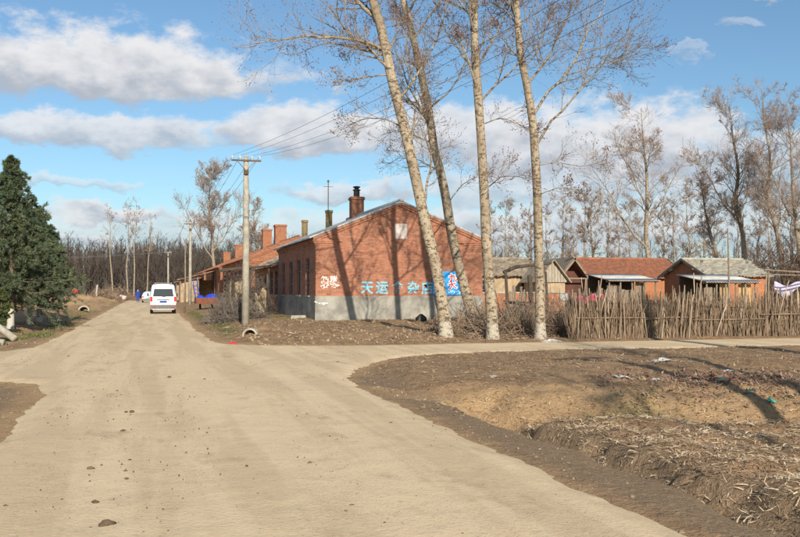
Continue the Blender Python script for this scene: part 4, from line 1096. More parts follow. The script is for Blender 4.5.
# its open porch gable at the left, facing the road
px_, py_ = cw(574, 66)
pg = thing('timber_porch', 'dark open timber porch gable at the left of the red roof', 'porch', (px_, py_, G0))
for dx in (-1.0, 1.0): MB().tube([(px_ + dx, py_, G0 - .2), (px_ + dx, py_, 2.5)], .07, 7).build('post', M['wood'], pg)
for s in (-1, 1):
    MB().bar((px_ + s * 1.35, py_ - .05, 2.25), (px_ - s * .25, py_ - .05, 4.25 if s > 0 else 4.1), .14, .10, (0, 1, 0)).build('rafter', M['wood'], pg)
    V = [(px_ + s * 1.3, py_ - .0, 2.35), (px_, py_ - .0, 3.95), (px_, py_ + 5, 3.95), (px_ + s * 1.3, py_ + 5, 2.35)]; V += [(a, b, c + .07) for a, b, c in V]
    MB().add(V, [(0, 3, 2, 1), (4, 5, 6, 7), (0, 1, 5, 4), (1, 2, 6, 5), (2, 3, 7, 6), (3, 0, 4, 7)]).build('roof_slope', M['tile_red' if s > 0 else 'wood'], pg)
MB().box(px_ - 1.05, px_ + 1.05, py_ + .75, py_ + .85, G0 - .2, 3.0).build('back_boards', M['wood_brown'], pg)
MB().bar((px_ - 1.2, py_ - .02, 2.45), (px_ + 1.2, py_ - .02, 2.45), .1, .1).build('tie_beam', M['wood'], pg)
# lean-to with pale sheet roof in front of it
def awning(name, label, pxa, pxb, depth, zf, zk, dd, roofm, wall=None, posts=4, cat='shed', planks=None):
    x0, y0 = cw(pxa, depth); x1, _ = cw(pxb, depth)
    s = thing(name, label, cat, ((x0 + x1) / 2, y0, G0))
    r = MB(); t = MB(); wavy_slope(t, y0 - .3, zf, y0 + dd, zk, x0 - .2, x1 + .2, .2, .02, 2, .01)
    V = np.concatenate(t.v)[:, [1, 0, 2]]; r.addq(V, np.array(t.f[4])[:, ::-1]); r.build('sheet_roof', M[roofm], s, True)
    for k in range(posts):
        x = x0 + (x1 - x0) * k / (posts - 1); MB().tube([(x, y0, G0 - .2), (x + random.uniform(-.05, .05), y0, zf)], [.07, .055], 7).build('post', M['wood'], s)
    MB().bar((x0 - .2, y0, zf - .06), (x1 + .2, y0, zf - .06), .09, .09).build('beam', M['wood'], s)
    if wall:
        for a, b, m_, z1 in wall:
            n = max(1, int((b - a) * (x1 - x0) / .22)); xa = x0 + (x1 - x0) * a; wv = (x1 - x0) * (b - a) / n
            for k in range(n):
                j = random.uniform(-.05, .05); MB().box(xa + k * wv + .008, xa + (k + 1) * wv - .008, y0 + .35 + abs(j) * .3, y0 + .38 + abs(j) * .3, G0 - .2, z1 + j).build('plank', M[m_], s)
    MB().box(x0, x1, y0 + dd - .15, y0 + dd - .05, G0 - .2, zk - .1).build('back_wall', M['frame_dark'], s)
    return s
awning('plank_shed', 'plank shed with pale corrugated sheet roof in front of the red roof', 609, 664, 60, 2.25, 2.72, 3.0, 'tin', [(0, .28, 'wood', 1.95), (.32, .62, 'wood', 1.6), (.62, .8, 'wood', 2.1)], 5)
# G: grey roofed house, depth ~62
gx0, gy = cw(697, 60); gx1, _ = cw(752, 62)
Gh = cross_house('grey_roofed_house', 'small brick house with grey tiled roof and red brick gable', gx0 + .8, gx1 + .6, gy, gy + 5.2, G0, 2.55, 3.62, M['brick_orange'], M['tile_grey'], 'old', seed=43)
awning('awning_shed', 'white sheet awning over yellow planks in front of the grey roof', 706, 766, 56, 2.12, 2.62, 3.0, 'tin', [(0, .25, 'wood', 1.8), (.34, .52, 'wood_yellow', 2.0), (.72, .98, 'wood_yellow', 2.0)], 6)
# I: long low mud house behind the poplars with ragged roof
ix0, iy = cw(468, 62); ix1, _ = cw(552, 62)
Ih = cross_house('mud_house', 'low mud and brick house with ragged grey roof behind the poplars', ix0, ix1, iy, iy + 5.5, G0, 2.6, 3.75, M['mud'], M['tile_tan'], 'old', seed=44, holes=[(ix0 + 1.0, ix0 + 1.9, 1.3, 2.3), (ix1 - 1.6, ix1 - .7, 1.2, 2.2)])
MB().box(ix0 - .03, ix1 + .03, iy - .04, iy - .005, G0 - .3, 1.15).build('brick_base', M['brick_orange'], Ih)
kx, ky = cw(556, 60)
ks = thing('gable_shed', 'small grey boarded gable shed left of the timber porch', 'shed', (kx, ky, G0))
MB().box(kx - 1.0, kx + .7, ky + .1, ky + 3, G0 - .2, 2.1).build('wall', M['mud'], ks)
for k in range(9):
    xx = kx - 1.2 + k * .22; MB().box(xx + .005, xx + .205, ky - .02, ky + .03, 2.12, 2.2 + 1.35 * (1 - abs(xx + .1 - (kx - .3)) / 1.3)).build('gable_board', M['wood_pale'], ks)
for s in (-1, 1): MB().bar((kx - .25 + s * 1.25, ky + 1.2, 2.1), (kx - .25, ky + 1.2, 3.62), 3.0, .07, (-s * .7, 0, .7)).build('roof_slope', M['tile_tan'], ks)
# brick yard wall in front of them
wy = thing('yard_wall', 'low orange brick yard wall behind the brushwood', 'wall', (17.5, 44.5, .2))
MB().box(15.2, 21.6, 44.4, 44.65, 0, 1.42).build('brickwork', M['brick_orange'], wy); MB().box(15.15, 21.65, 44.36, 44.69, 1.422, 1.50).build('coping', M['concrete'], wy)

# timber gateway between the poplars
gw = thing('timber_gateway', 'rough timber gateway of dark posts between the right hand poplars', 'gateway', (*cw(515, 33), .1))
a0 = cw(506, 33); a1 = cw(530, 33); a2 = cw(546, 34)
for (x, y), h, r_ in ((a0, 2.35, .07), (a1, 2.15, .11), (a2, 2.3, .06)): MB().tube([(x, y, 0), (x + .05, y, h * .5), (x - .02, y, h)], [r_, r_ * .9, r_ * .8], 8).build('post', M['frame_dark'], gw)
MB().tube([(a0[0] - .1, a0[1], 2.25), ((a0[0] + a1[0]) / 2, a0[1] + .02, 2.45), (a2[0] + .2, a2[1], 2.62)], [.06, .07, .05], 7).build('lintel_pole', M['frame_dark'], gw)
MB().tube([(a0[0] - .1, a0[1], 1.2), (a1[0] + .2, a1[1], 1.12)], .035, 6).build('rail', M['frame_dark'], gw)
for k in range(5):
    x = a0[0] + .15 + k * .14; MB().box(x, x + .10, a0[1] + .04, a0[1] + .07, .05, 1.55 + .3 * math.sin(k * 2.3)).build('board', M['wood'], gw)

# lilac sheet on a pole rack at the right edge
rk = thing('pole_rack', 'rack of thin poles above the fence at the right edge', 'rack', (*cw(785, 42), .2))
q = [cw(768, 42), cw(805, 42), cw(830, 43)]
for x, y in q: MB().tube([(x, y, 0), (x + .04, y, 2.62)], [.05, .04], 6).build('post', M['wood'], rk)
MB().tube([(q[0][0] - .2, q[0][1], 2.55), (q[1][0], q[1][1], 2.42), (q[2][0], q[2][1], 2.5)], .035, 6).build('rail', M['wood'], rk)
MB().tube([(q[0][0] - .2, q[0][1] + .6, 2.35), (q[1][0], q[1][1] + .6, 2.3), (q[2][0], q[2][1] + .6, 2.35)], .03, 6).build('rail', M['wood'], rk)
tp = MB(); n = 26; V = []
tx0, ty0 = cw(770, 44); tx1, _ = cw(835, 44)
for i in range(n + 1):
    f = i / n; x = tx0 + (tx1 - tx0) * f; sag = -.22 * math.sin(f * math.pi * 2.2) ** 2
    for j in range(6): g = j / 5; V.append((x, ty0 - .3 - .05 * math.sin(f * 17) * g, 2.02 + sag - .62 * g * (.7 + .3 * math.sin(f * 9))))
tp.addq(V, [(i * 6 + j, (i + 1) * 6 + j, (i + 1) * 6 + j + 1, i * 6 + j + 1) for i in range(n) for j in range(5)])
o = tp.build('plastic_sheet', M['tarp_lilac'], None, True); so = o.modifiers.new('thick', 'SOLIDIFY'); so.thickness = .01
tag(o, 'pale lilac plastic sheet hanging from the pole rack', 'sheet')

# ------------------------------------------------------------------ poles and wires
def conc_pole(label, x, y, top, r0=.15, arm=None, rot=0.0, wood=False):
    z0 = H(x, y) - .2
    p = thing('utility_pole', label, 'utility pole', (x, y, z0))
    MB().tube([(x, y, z0), (x + .02, y, (z0 + top) / 2), (x, y, top)], [r0, r0 * .82, r0 * .62], 12).build('shaft', M['wood' if wood else 'concrete_pale'], p, True)
    heads = []
    if arm:
        ca, sa = math.cos(rot), math.sin(rot)
        MB().bar((x - arm / 2 * ca, y - arm / 2 * sa - .1, top - .18), (x + arm / 2 * ca, y + arm / 2 * sa - .1, top - .18), .07, .07).build('crossarm', M['iron'], p)
        for s in (-1, 1): MB().bar((x + s * .38 * ca, y + s * .38 * sa - .1, top - .2), (x, y - .1, top - .62), .04, .02).build('brace', M['iron'], p)
        for f in (-.46, -.2, .2, .46):
            ix, iy = x + arm * f * ca, y + arm * f * sa - .1
            MB().lathe((ix, iy, top - .145), [(.012, 0), (.012, .05), (.045, .06), (.05, .10), (.035, .12), (.045, .15), (.02, .18)], 8).build('insulator', M['ceramic'], p)
            heads.append((ix, iy, top + .03))
        MB().tube([(x, y - .13, top - .75), (x, y - .16, top - .6)], .19 * .5, 8).build('clamp', M['iron'], p)
    return heads
def wire(label, a, b, sag, r=.011, n=26, group='overhead wires'):
    pts = [(a[0] + (b[0] - a[0]) * t, a[1] + (b[1] - a[1]) * t, a[2] + (b[2] - a[2]) * t - 4 * sag * t * (1 - t)) for t in np.linspace(0, 1, n)]
    tag(MB().tube(pts, r, 5).build('overhead_wire', M['wire'], None), label, 'wire', group)
mx, my = cw(245.5, 38.0)
h1 = conc_pole('tall concrete pole with crossarm in the brush beside the shop', mx, my, 7.25, .17, 1.25, 0.0)
qx, qy = cw(190, 81); h2 = conc_pole('second concrete pole beyond the cart', qx, qy, zz(222, 81), .16, 1.0)
rx, ry = cw(168, 132); h3 = conc_pole('far concrete pole against the dark wood above the van', rx, ry, zz(252, 132), .16, 1.0)
h0 = conc_pole('concrete pole beyond the right edge beside the field', 8.8, 4.0, 7.3, .17, 1.5)
wx, wy_ = cw(185, 62); conc_pole('thin grey wooden pole left of the second concrete pole', wx, wy_, zz(240, 62), .06, wood=True)
nm = ['lowest', 'second lowest', 'second highest', 'highest']
for i in range(4):
    wire(f'{nm[3 - i]} wire from the tall pole towards the camera', h1[i], h0[i], .55 + .10 * i, .0055)
    wire(f'wire {("nearest the road", "second from the road", "third from the road", "nearest the houses")[i]} from tall pole to second pole', h1[i], h2[i], .7, .008)
for i in (0, 3): wire(f'wire on the {"left" if i == 0 else "right"} from second pole to far pole', h2[i], h3[i], .8, .016)
lx, ly = cw(-120, 125); conc_pole('concrete pole beyond the left edge of the picture', lx, ly, 7.4, .16, 1.0)
for i in (0, 3): wire(f'long wire across the wood, {"upper" if i == 0 else "lower"} one', h3[i], (lx, ly + i * .3, 7.35 - .1 * i), 1.0, .018)

# ------------------------------------------------------------------ stick fence
def fence():
    rng = np.random.default_rng(31)
    y0 = 26.3; xa, xb = 13.2, 24.6
    f = thing('stick_fence', 'grey brown fence of rough upright sticks along the side road', 'fence', ((xa + xb) / 2, y0, 0))
    meshes = []
    for k in range(14):
        h = 1.0; n = 7; r = .5
        pts = [(rng.normal(0, .35) * t, rng.normal(0, .3) * t, t) for t in (0, .33, .66, 1.0)]
        V, Q = tubes(np.array(pts)[None] * np.array([.06, .06, 1]), np.array([[.030, .028, .025, .017]]) * rng.uniform(.75, 1.25), 6)
        me = mesh_np('stick', V, [Q, np.array([[18, 19, 20], [18, 20, 21], [18, 21, 22], [18, 22, 23]])], True); me.materials.append(M[('stick', 'stick', 'stick2', 'stick3')[k % 4]]); meshes.append(me)
    o = origin(f)
    xs = np.sort(rng.uniform(xa, xb, 292))
    for k, x in enumerate(xs):
        rowy = y0 + (k % 3 - 1) * .055 + rng.normal(0, .02)
        c = bpy.data.objects.new('stick', meshes[int(rng.integers(14))]); COL.objects.link(c); c.parent = f
        hh = np.clip(rng.normal(1.36, .2) + .14 * math.sin(x * 1.9), .75, 2.15) + (rng.random() < .06) * .35
        z = H(x, rowy) - .1
        c.location = (x - o.x, rowy - o.y, z - o.z); c.scale = (rng.uniform(.45, 1.0),) * 2 + (hh + .1,)
        c.rotation_euler = (rng.normal(0, .06), rng.normal(0, .10), rng.uniform(0, 6.28))
    # the fence runs on beyond the picture
    n = 260; S = np.column_stack([rng.uniform(xb, 36, n), y0 + rng.normal(0, .06, n), np.full(n, -.05)])
    D = unit(np.column_stack([rng.normal(0, .10, n), rng.normal(0, .06, n), np.ones(n)])); P = grow(S, D, np.clip(rng.normal(1.45, .2, n), .8, 2.1), 4, .03, 0, rng)
    V, Q = tubes(P, np.linspace(.026, .015, 4)[None] * rng.uniform(.6, 1.3, n)[:, None], 6); MB().addq(V, Q).build('farther_sticks', M['stick'], f, True, 'stuff')
    for z, dy in ((.60, -.13), (1.0, .12)):
        x = xa
        while x < xb - .5:
            l = rng.uniform(2.0, 3.6); e = min(x + l, xb + .3); zz0 = z + rng.normal(0, .06); zz1 = z + rng.normal(0, .08)
            MB().tube([(x, y0 + dy, .05 + zz0), ((x + e) / 2, y0 + dy + .02, .05 + (zz0 + zz1) / 2 + rng.normal(0, .04)), (e, y0 + dy, .05 + zz1)], [.022, .02, .014], 6).build('rail', M['stick'], f, True)
            x = e - .25
    # finer twigs woven in between the sticks
    n = 3200; S = np.column_stack([rng.uniform(xa - .2, xb, n), y0 + rng.normal(0.06, .10, n), np.full(n, .02)])
    D = unit(np.column_stack([rng.normal(0, .14, n), rng.normal(0, .08, n), np.ones(n)])); P = grow(S, D, rng.uniform(.4, 1.55, n), 4, .07, 0, rng)
    V, Q = tubes(P, np.linspace(.013, .006, 4)[None] * rng.uniform(.7, 1.4, n)[:, None], 4); MB().addq(V, Q).build('woven_twigs', M['stick2'], f, False, 'stuff')
fence()

# ------------------------------------------------------------------ brushwood, heaps
def brush(name, label, cx, cy, rx, ry, hz, n, m, seed, ln=(.5, 1.4), r=.012, flat=.5, kind='stuff', cat='brushwood', side=2):
    rng = np.random.default_rng(seed)
    a = rng.uniform(0, 2 * np.pi, n); q = np.sqrt(rng.random(n)); x = cx + rx * q * np.cos(a); y = cy + ry * q * np.sin(a)
    z = Hs(x, y) + hz * (1 - q ** 1.6) * rng.random(n) - .05
    D = unit(np.column_stack([rng.normal(0, 1, n), rng.normal(0, 1, n), rng.normal(.1, flat, n)]))
    L = rng.uniform(*ln, n)
    P = grow(np.column_stack([x, y, z]) - D * (L * .5)[:, None] * np.array([1, 1, .3]), D, L, 4, .10, 0, rng)
    P[..., 2] = np.maximum(P[..., 2], Hs(P[..., 0].ravel(), P[..., 1].ravel()).reshape(n, 4) - .02)
    R = np.linspace(1, .4, 4)[None] * (r * rng.uniform(.6, 1.6, n))[:, None]
    mb = MB(); V, Q = tubes(P, R, 4); mb.addq(V, Q)
    P2, L2, R2 = spawn(P, L, R, side, .2, 1, .7, .5, 3, .12, .1, rng, .6, .003); V, Q = tubes(P2, R2, 3); mb.addq(V, Q)
    return tag(mb.build(name, M[m], None), label, cat, kind=kind)
brush('brushwood', 'brown tangle of cut branches round the feet of the poplars', 11.2, 28.6, 2.4, 1.5, .55, 520, 'brush', 61, (.5, 1.6), .013)
brush('brushwood', 'dense upright brushwood at the left end of the stick fence', 13.0, 28.0, 1.5, .9, 1.0, 620, 'brush', 62, (.6, 1.5), .010, 1.6)
brush('brushwood', 'grey brush piled between gateway and fence', 14.0, 30.5, 2.2, 1.4, 1.1, 620, 'brush_grey', 63, (.6, 1.6), .011, 1.4)
brush('brushwood', 'loose brush at the right foot of the shop wall', 14.2, 35.6, 1.9, 1.5, .8, 420, 'brush', 64, (.5, 1.4), .012, .8)
brush('brushwood', 'dark conical heap of dead brush left of the concrete pole', 3.9, 42.5, 1.35, 2.0, 1.0, 900, 'brush_grey', 65, (.5, 1.5), .011, .8)
brush('dead_vines', 'matted dead vines hanging over the mud hut by the pole', 5.1, 49.0, 1.5, 1.6, 3.0, 1500, 'brush_grey', 66, (.4, 1.2), .009, 1.2, cat='vines')
brush('brushwood', 'brown brush heap at the left far side of the road', *cw(103, 112), 2.6, 2.2, 1.7, 520, 'brush', 67, (.8, 2.0), .03, .8)
brush('brushwood', 'low scrub behind the grey roofed house', *cw(792, 76), 6.0, 3.0, 6.0, 1500, 'scrub', 68, (1.5, 3.6), .028, 1.8)
brush('brushwood', 'grey brush filling the yard behind the stick fence', 19.0, 30.0, 5.0, 2.2, .75, 700, 'brush_grey', 69, (.5, 1.4), .010, 1.3)
brush('brushwood', 'dark brush bundle behind the far left mound', *cw(118, 135), 3.4, 2.0, 2.0, 420, 'brush', 70, (.8, 2.0), .035, .8)

# mud hut inside the vines
hx, hy = 4.2, 48.4
mh = thing('mud_hut', 'ruined mud walled hut under dead vines beside the tall pole', 'hut', (hx + .9, hy, .3))
def ragged(x0, x1, y0, y1, z0, z1, seed):
    rng = np.random.default_rng(seed); n = 8; xs = np.linspace(x0, x1, n); top = z1 + np.convolve(rng.normal(0, .28, n), [.3, .4, .3], 'same')
    return [(x0, z0)] + [(x1, z0)] + [(a, b) for a, b in zip(xs[::-1], top[::-1])]
MB().prism(ragged(hx, hx + .75, 0, 0, .1, 2.05, 1), 'y', hy, hy + .25).build('front_wall', M['mud'], mh)
MB().prism(ragged(hx + 1.3, hx + 1.9, 0, 0, .1, 1.5, 2), 'y', hy - .2, hy + .1).build('broken_wall', M['mud'], mh)
MB().prism([(a, b) for a, b in ragged(hy + .3, hy + 2.6, 0, 0, .1, 2.1, 3)], 'x', hx + .02, hx + .24).build('side_wall', M['mud'], mh)
for x, y, h in ((hx - .1, hy - .1, 2.7), (hx + 1.0, hy - .1, 2.9), (hx + 2.0, hy, 2.8), (hx - .1, hy + 2.6, 2.6)): MB().tube([(x, y, .1), (x + .06, y, h)], [.07, .05], 7).build('post', M['frame_dark'], mh)
for k in range(6): MB().tube([(hx - .4, hy - .3 + k * .55, 2.62 + .08 * (k % 2)), (hx + 2.4, hy - .2 + k * .55, 2.95)], [.05, .04], 6).build('roof_pole', M['frame_dark'], mh)
# leaning sawn stump and slab
sx, sy = cw(261, 42.5)
st = thing('tree_stump', 'pale leaning sawn trunk stub beside the tall pole', 'stump', (sx, sy, .2))
V, Q, P, R = rough_trunk([(sx + .12, sy, .1), (sx, sy, .55), (sx - .2, sy + .05, 1.0)], [.2, .16, .14], 10, 10, 4, 1.2); MB().addq(V, Q).build('trunk', M['bark'], st, True)
MB().tube([(sx - .2, sy + .05, .99), (sx - .205, sy + .052, 1.012)], .135, 10).build('cut_face', M['mud'], st)

# ------------------------------------------------------------------ concrete pipes and posts
def pipe(label, x, y, r, L, yaw, z, tilt=0.0, m='concrete'):
    n = 18; ring = []
    d = Vector((math.sin(yaw), math.cos(yaw), tilt)).normalized(); s = d.cross(Vector((0, 0, 1))).normalized(); u = s.cross(d)
    V = []; F = []
    for (t, rr) in ((0, r), (L, r), (L, r * .78), (0, r * .78)):
        for i in range(n):
            a = 2 * math.pi * i / n; V.append(tuple(Vector((x, y, z)) + d * t + s * (rr * math.cos(a)) + u * (rr * math.sin(a))))
    for k in range(4):
        for i in range(n): j = (i + 1) % n; F.append((k * n + i, k * n + j, ((k + 1) % 4) * n + j, ((k + 1) % 4) * n + i))
    return tag(MB().add(V, F).build('culvert_pipe', M[m], None), label, 'pipe')
x, y = cw(250, 28.9); pipe('concrete culvert pipe showing its round mouth at the road corner', x, y, .25, 1.6, math.atan2(x, y) + .22, .13, -.04)
x, y = cw(84, 68); pipe('pale concrete pipe end on the left far verge', x, y, .42, 2.4, math.atan2(x, y) + .06, H(x, y) + .05, -.10, m='concrete_pale')
def cpost(label, px, dp, L, r, yaw, tilt):
    x, y = cw(px, dp); z = H(x, y) + r * .8
    d = Vector((math.cos(yaw) * math.cos(tilt), math.sin(yaw) * math.cos(tilt), math.sin(tilt)))
    a = Vector((x, y, z)); tag(MB().tube([a, a + d * L * .5, a + d * (L - .04), a + d * L], [r, r, r, r * .85], 12).build('concrete_post', M['concrete_pale'], None, True), label, 'post', 'fallen concrete posts')
cpost('fallen round concrete post leaning on the grass by the spruces', 15.5, 29.0, 1.0, .11, 2.35, .42)
cpost('concrete post lying at the left picture edge', 4, 26.6, .9, .12, 2.7, .12)
x, y = cw(298, 40.5); tag(MB().box(x - .35, x + .35, y - .2, y + .2, H(x, y) - .05, H(x, y) + .12, .03).build('stone_slab', M['concrete'], None), 'flat stone slab at the foot of the shop side wall', 'slab')

# ------------------------------------------------------------------ vehicles
def section(y, wl, wb, wr, z0, zb, zr):
    half = [(0, z0), (wl * .8, z0), (wl, z0 + .10), (wl * 1.0, z0 + .3), (wb, zb), (wb * .985, zb + .08), (wr + (wb - wr) * .35, zr - .30 * (zr - zb)), (wr + .02, zr - .09), (wr - .08, zr - .02), (wr * .5, zr + .01), (0, zr + .02)]
    return [(x, y, z) for x, z in half] + [(-x, y, z) for x, z in half[-2:0:-1]]
def wheel(parent, x, y, z, r, w):
    t = MB(); n = 18; V = []; F = []
    prof = [(r * .62, -w / 2), (r * .93, -w / 2), (r, -w * .36), (r, w * .36), (r * .93, w / 2), (r * .62, w / 2)]
    for rr, o in prof:
        for i in range(n): a = 2 * math.pi * i / n; V.append((x + o, y + rr * math.cos(a), z + rr * math.sin(a)))
    for k in range(len(prof) - 1):
        for i in range(n): j = (i + 1) % n; F.append((k * n + i, k * n + j, (k + 1) * n + j, (k + 1) * n + i))
    tw = t.add(V, F).build('wheel', M['tyre'], parent, True)
    s = 1 if x > origin(parent).x else -1
    rm = MB(); c = [(r * .62, s * w * .30), (r * .55, s * w * .22), (r * .2, s * w * .30), (.001, s * w * .32)]; V = []; F = []
    for rr, o in c:
        for i in range(n): a = 2 * math.pi * i / n; V.append((x + o, y + rr * math.cos(a), z + rr * math.sin(a)))
    for k in range(3):
        for i in range(n): j = (i + 1) % n; F.append((k * n + i, k * n + j, (k + 1) * n + j, (k + 1) * n + i))
    rm.add(V, F).build('rim', M['rim'], tw, True)
def vehicle(name, label, cat, x, y, secs, paint, rear, wheels, wr, rack, z0):
    v = thing(name, label, cat, (x, y, z0)); mb = MB()
    S = [[(x + a, y + b, z0 + c) for a, b, c in section(*s)] for s in secs]; n = len(S[0]); V = [p for s in S for p in s]; F = []
    for k in range(len(S) - 1):
        for i in range(n): j = (i + 1) % n; F.append((k * n + i, k * n + j, (k + 1) * n + j, (k + 1) * n + i))
    F += [tuple(range(n))[::-1], tuple(range((len(S) - 1) * n, len(S) * n))]
    mb.add(V, F); b = mb.build('body', M[paint], v, True)
    md = b.modifiers.new('split', 'EDGE_SPLIT'); md.split_angle = math.radians(38)
    for sx in (-1, 1):
        for wy in wheels: wheel(v, x + sx * (secs[1][1] - .09), y + wy, z0 + wr, wr, .19)
    rear(v, x, y, z0)
    return v
def panel(corners, t=.012):
    """thin bent plate through 4 corners, pushed out by t along its normal"""
    c = [Vector(q) for q in corners]; nrm = (c[1] - c[0]).cross(c[3] - c[0]).normalized()
    V = [tuple(q + nrm * t) for q in c] + [tuple(q - nrm * t) for q in c]
    return MB().add(V, [(0, 1, 2, 3), (7, 6, 5, 4), (0, 4, 5, 1), (1, 5, 6, 2), (2, 6, 7, 3), (3, 7, 4, 0)])
def van_rear(v, x, y, z):
    # rear face runs from y=0 (low) to y~.2 (roof)
    def q(a, zc, out=0.0): return (x + a, y + np.interp(zc, [.3, 1.47, 1.64, 1.97], [.0, .0, .03, .2]) - out, z + zc)
    rw = panel([q(-.66, 1.16, .016), q(.66, 1.16, .016), q(.58, 1.66, .022), q(-.58, 1.66, .022)], .012).build('rear_window', M['glass'], v)
    MB().bar(q(-.05, 1.13, .03), q(.32, 1.20, .03), .02, .02).build('wiper', M['plastic_black'], rw)
    for s in (-1, 1):
        tl = MB(); tl.box(x + s * .76 - .075, x + s * .76 + .075, y - .025, y + .10, z + .82, z + 1.14); tl.build('tail_lamp', M['lamp_red'], v)
        tl = MB(); tl.box(x + s * .76 - .075, x + s * .76 + .075, y - .025, y + .10, z + .735, z + .818); tl.build('reversing_lamp', M['lamp_white'], v)
        for ya, yb in ((.35, 1.35), (1.45, 2.45)):
            panel([(x + s * .80, y + (ya if s < 0 else yb), z + 1.13), (x + s * .80, y + (yb if s < 0 else ya), z + 1.13), (x + s * .715, y + (yb if s < 0 else ya), z + 1.62), (x + s * .715, y + (ya if s < 0 else yb), z + 1.62)][::-1], .02).build('side_window', M['glass'], v)
        m = MB(); m.box(x + s * .98 - .06, x + s * .98 + .06, y + 2.95, y + 3.05, z + 1.12, z + 1.36, .015); m.bar((x + s * .80, y + 3.0, z + 1.15), (x + s * .95, y + 3.0, z + 1.2), .04, .04); m.build('mirror', M['plastic_black'], v)
        MB().bar((x + s * .52, y + .4, z + 2.03), (x + s * .52, y + 2.3, z + 2.03), .04, .05).build('roof_rail', M['rim'], v)
        MB().box(x + s * .62 - .08, x + s * .62 + .08, y - .10, y - .075, z + .46, z + .52).build('reflector', M['lamp_red'], v)
    for k in range(3): MB().bar((x - .56, y + .5 + k * .75, z + 2.06), (x + .56, y + .5 + k * .75, z + 2.06), .04, .04).build('rack_bar', M['bumper'], v)
    MB().box(x - .83, x + .83, y - .09, y + .14, z + .38, z + .60, .02).build('bumper', M['bumper'], v)
    MB().box(x - .40, x + .40, y - .03, y + .02, z + .93, z + .985).build('tailgate_trim', M['bumper'], v)
    MB().box(x - .23, x + .23, y - .026, y + .01, z + .74, z + .88).build('number_plate', M['plate_blue'], v)
    MB().tube([(x - .5, y - .06, z + .28), (x - .5, y + .3, z + .28)], .035, 8).build('exhaust', M['iron'], v)
vehicle('white_van', 'dusty white van driving away along the dirt road', 'van', 1.0, 61.5,
        [(-.0, .80, .82, .62, .30, 1.05, 1.45), (.03, .82, .84, .64, .28, 1.06, 1.62), (.20, .84, .86, .68, .24, 1.07, 1.95), (1.2, .85, .87, .70, .22, 1.08, 1.99), (2.6, .85, .87, .70, .22, 1.08, 1.97), (3.0, .85, .87, .66, .22, 1.06, 1.86), (3.55, .84, .86, .58, .24, 1.02, 1.35), (4.05, .80, .80, .55, .28, .80, .98), (4.15, .74, .72, .5, .34, .62, .78)],
        'van_paint', van_rear, (.75, 3.25), .30, True, .02)
def car_rear(v, x, y, z):
    panel([(x - .58, y + .58, z + .95), (x + .58, y + .58, z + .95), (x + .48, y + 1.02, z + 1.33), (x - .48, y + 1.02, z + 1.33)], .012).build('rear_window', M['glass'], v)
    for s in (-1, 1):
        MB().box(x + s * .66 - .12, x + s * .66 + .12, y - .02, y + .1, z + .66, z + .82).build('tail_lamp', M['lamp_red'], v)
        panel([(x + s * .76, y + 1.0, z + .95), (x + s * .76, y + 2.6, z + .95), (x + s * .62, y + 2.3, z + 1.32), (x + s * .62, y + 1.2, z + 1.32)], .02).build('side_window', M['glass'], v)
    MB().box(x - .8, x + .8, y - .07, y + .1, z + .34, z + .52, .02).build('bumper', M['bumper'], v)
    MB().box(x - .22, x + .22, y - .018, y + .02, z + .58, z + .70).build('number_plate', M['plate_blue'], v)
vehicle('pale_car', 'pale blue saloon car at the road end beyond the white van', 'car', .1, 117,
        [(0, .76, .78, .66, .30, .72, .80), (.05, .78, .80, .68, .26, .76, .92), (.5, .80, .82, .66, .24, .80, .97), (.95, .81, .83, .55, .22, .82, 1.34), (1.6, .81, .83, .56, .22, .82, 1.40), (2.4, .81, .83, .54, .22, .82, 1.34), (3.1, .81, .83, .62, .22, .80, .95), (4.1, .78, .80, .6, .26, .70, .78), (4.25, .70, .72, .5, .32, .58, .66)],
        'car_paint', car_rear, (.85, 3.4), .30, False, .0)

# cart with blue sacks
cx, cy = cw(207, 64); cz = H(cx, cy)
ct = thing('flat_cart', 'rusty red handcart loaded with blue sacks beside the row', 'cart', (cx, cy, cz))
MB().box(cx - .75, cx + .75, cy, cy + 1.9, cz + .42, cz + .72).build('tray', M['iron'], ct)
for s in (-1, 1):
    MB().box(cx + s * .76 - .02, cx + s * .76 + .02, cy, cy + 1.9, cz + .42, cz + .86).build('side_board', mat('rusty_red_board', (.22, .07, .045), .9, (.15, .06, .04), 5), ct)
    wheel(ct, cx + s * .42, cy + .9, cz + .27, .28, .12)
MB().box(cx - .74, cx + .74, cy - .03, cy + .0, cz + .42, cz + .86).build('tail_board', mat('rusty_red_tail', (.24, .075, .045), .9, (.16, .07, .045), 5), ct)
MB().bar((cx + .7, cy + .2, cz + .6), (cx + 1.2, cy - .6, cz + .1), .05, .05).build('shaft', M['iron'], ct)
def lump(name, label, cat, x, y, z, rx, ry, rz, m, seed, group=None, amp=.28):
    rng = np.random.default_rng(seed); V = []; F = []; nu, nv = 14, 9
    ph = rng.uniform(0, 6.28, 6)
    for j in range(nv + 1):
        t = math.pi * j / nv
        for i in range(nu):
            a = 2 * math.pi * i / nu
            k = 1 + amp * (math.sin(2 * a + ph[0] + t) * .4 + math.sin(3 * a + ph[1] - 2 * t) * .3 + math.sin(5 * a + 4 * t + ph[2]) * .3) * math.sin(t)
            zc = math.cos(t); zc = zc if zc > 0 else zc * .45
            V.append((x + rx * k * math.sin(t) * math.cos(a), y + ry * k * math.sin(t) * math.sin(a), z + rz * (zc + .4) * (1 + .15 * math.sin(3 * a + ph[3]))))
    for j in range(nv):
        for i in range(nu): i2 = (i + 1) % nu; F.append((j * nu + i, (j + 1) * nu + i, (j + 1) * nu + i2, j * nu + i2))
    return tag(MB().add(V, F).build(name, m, None, True), label, cat, group)
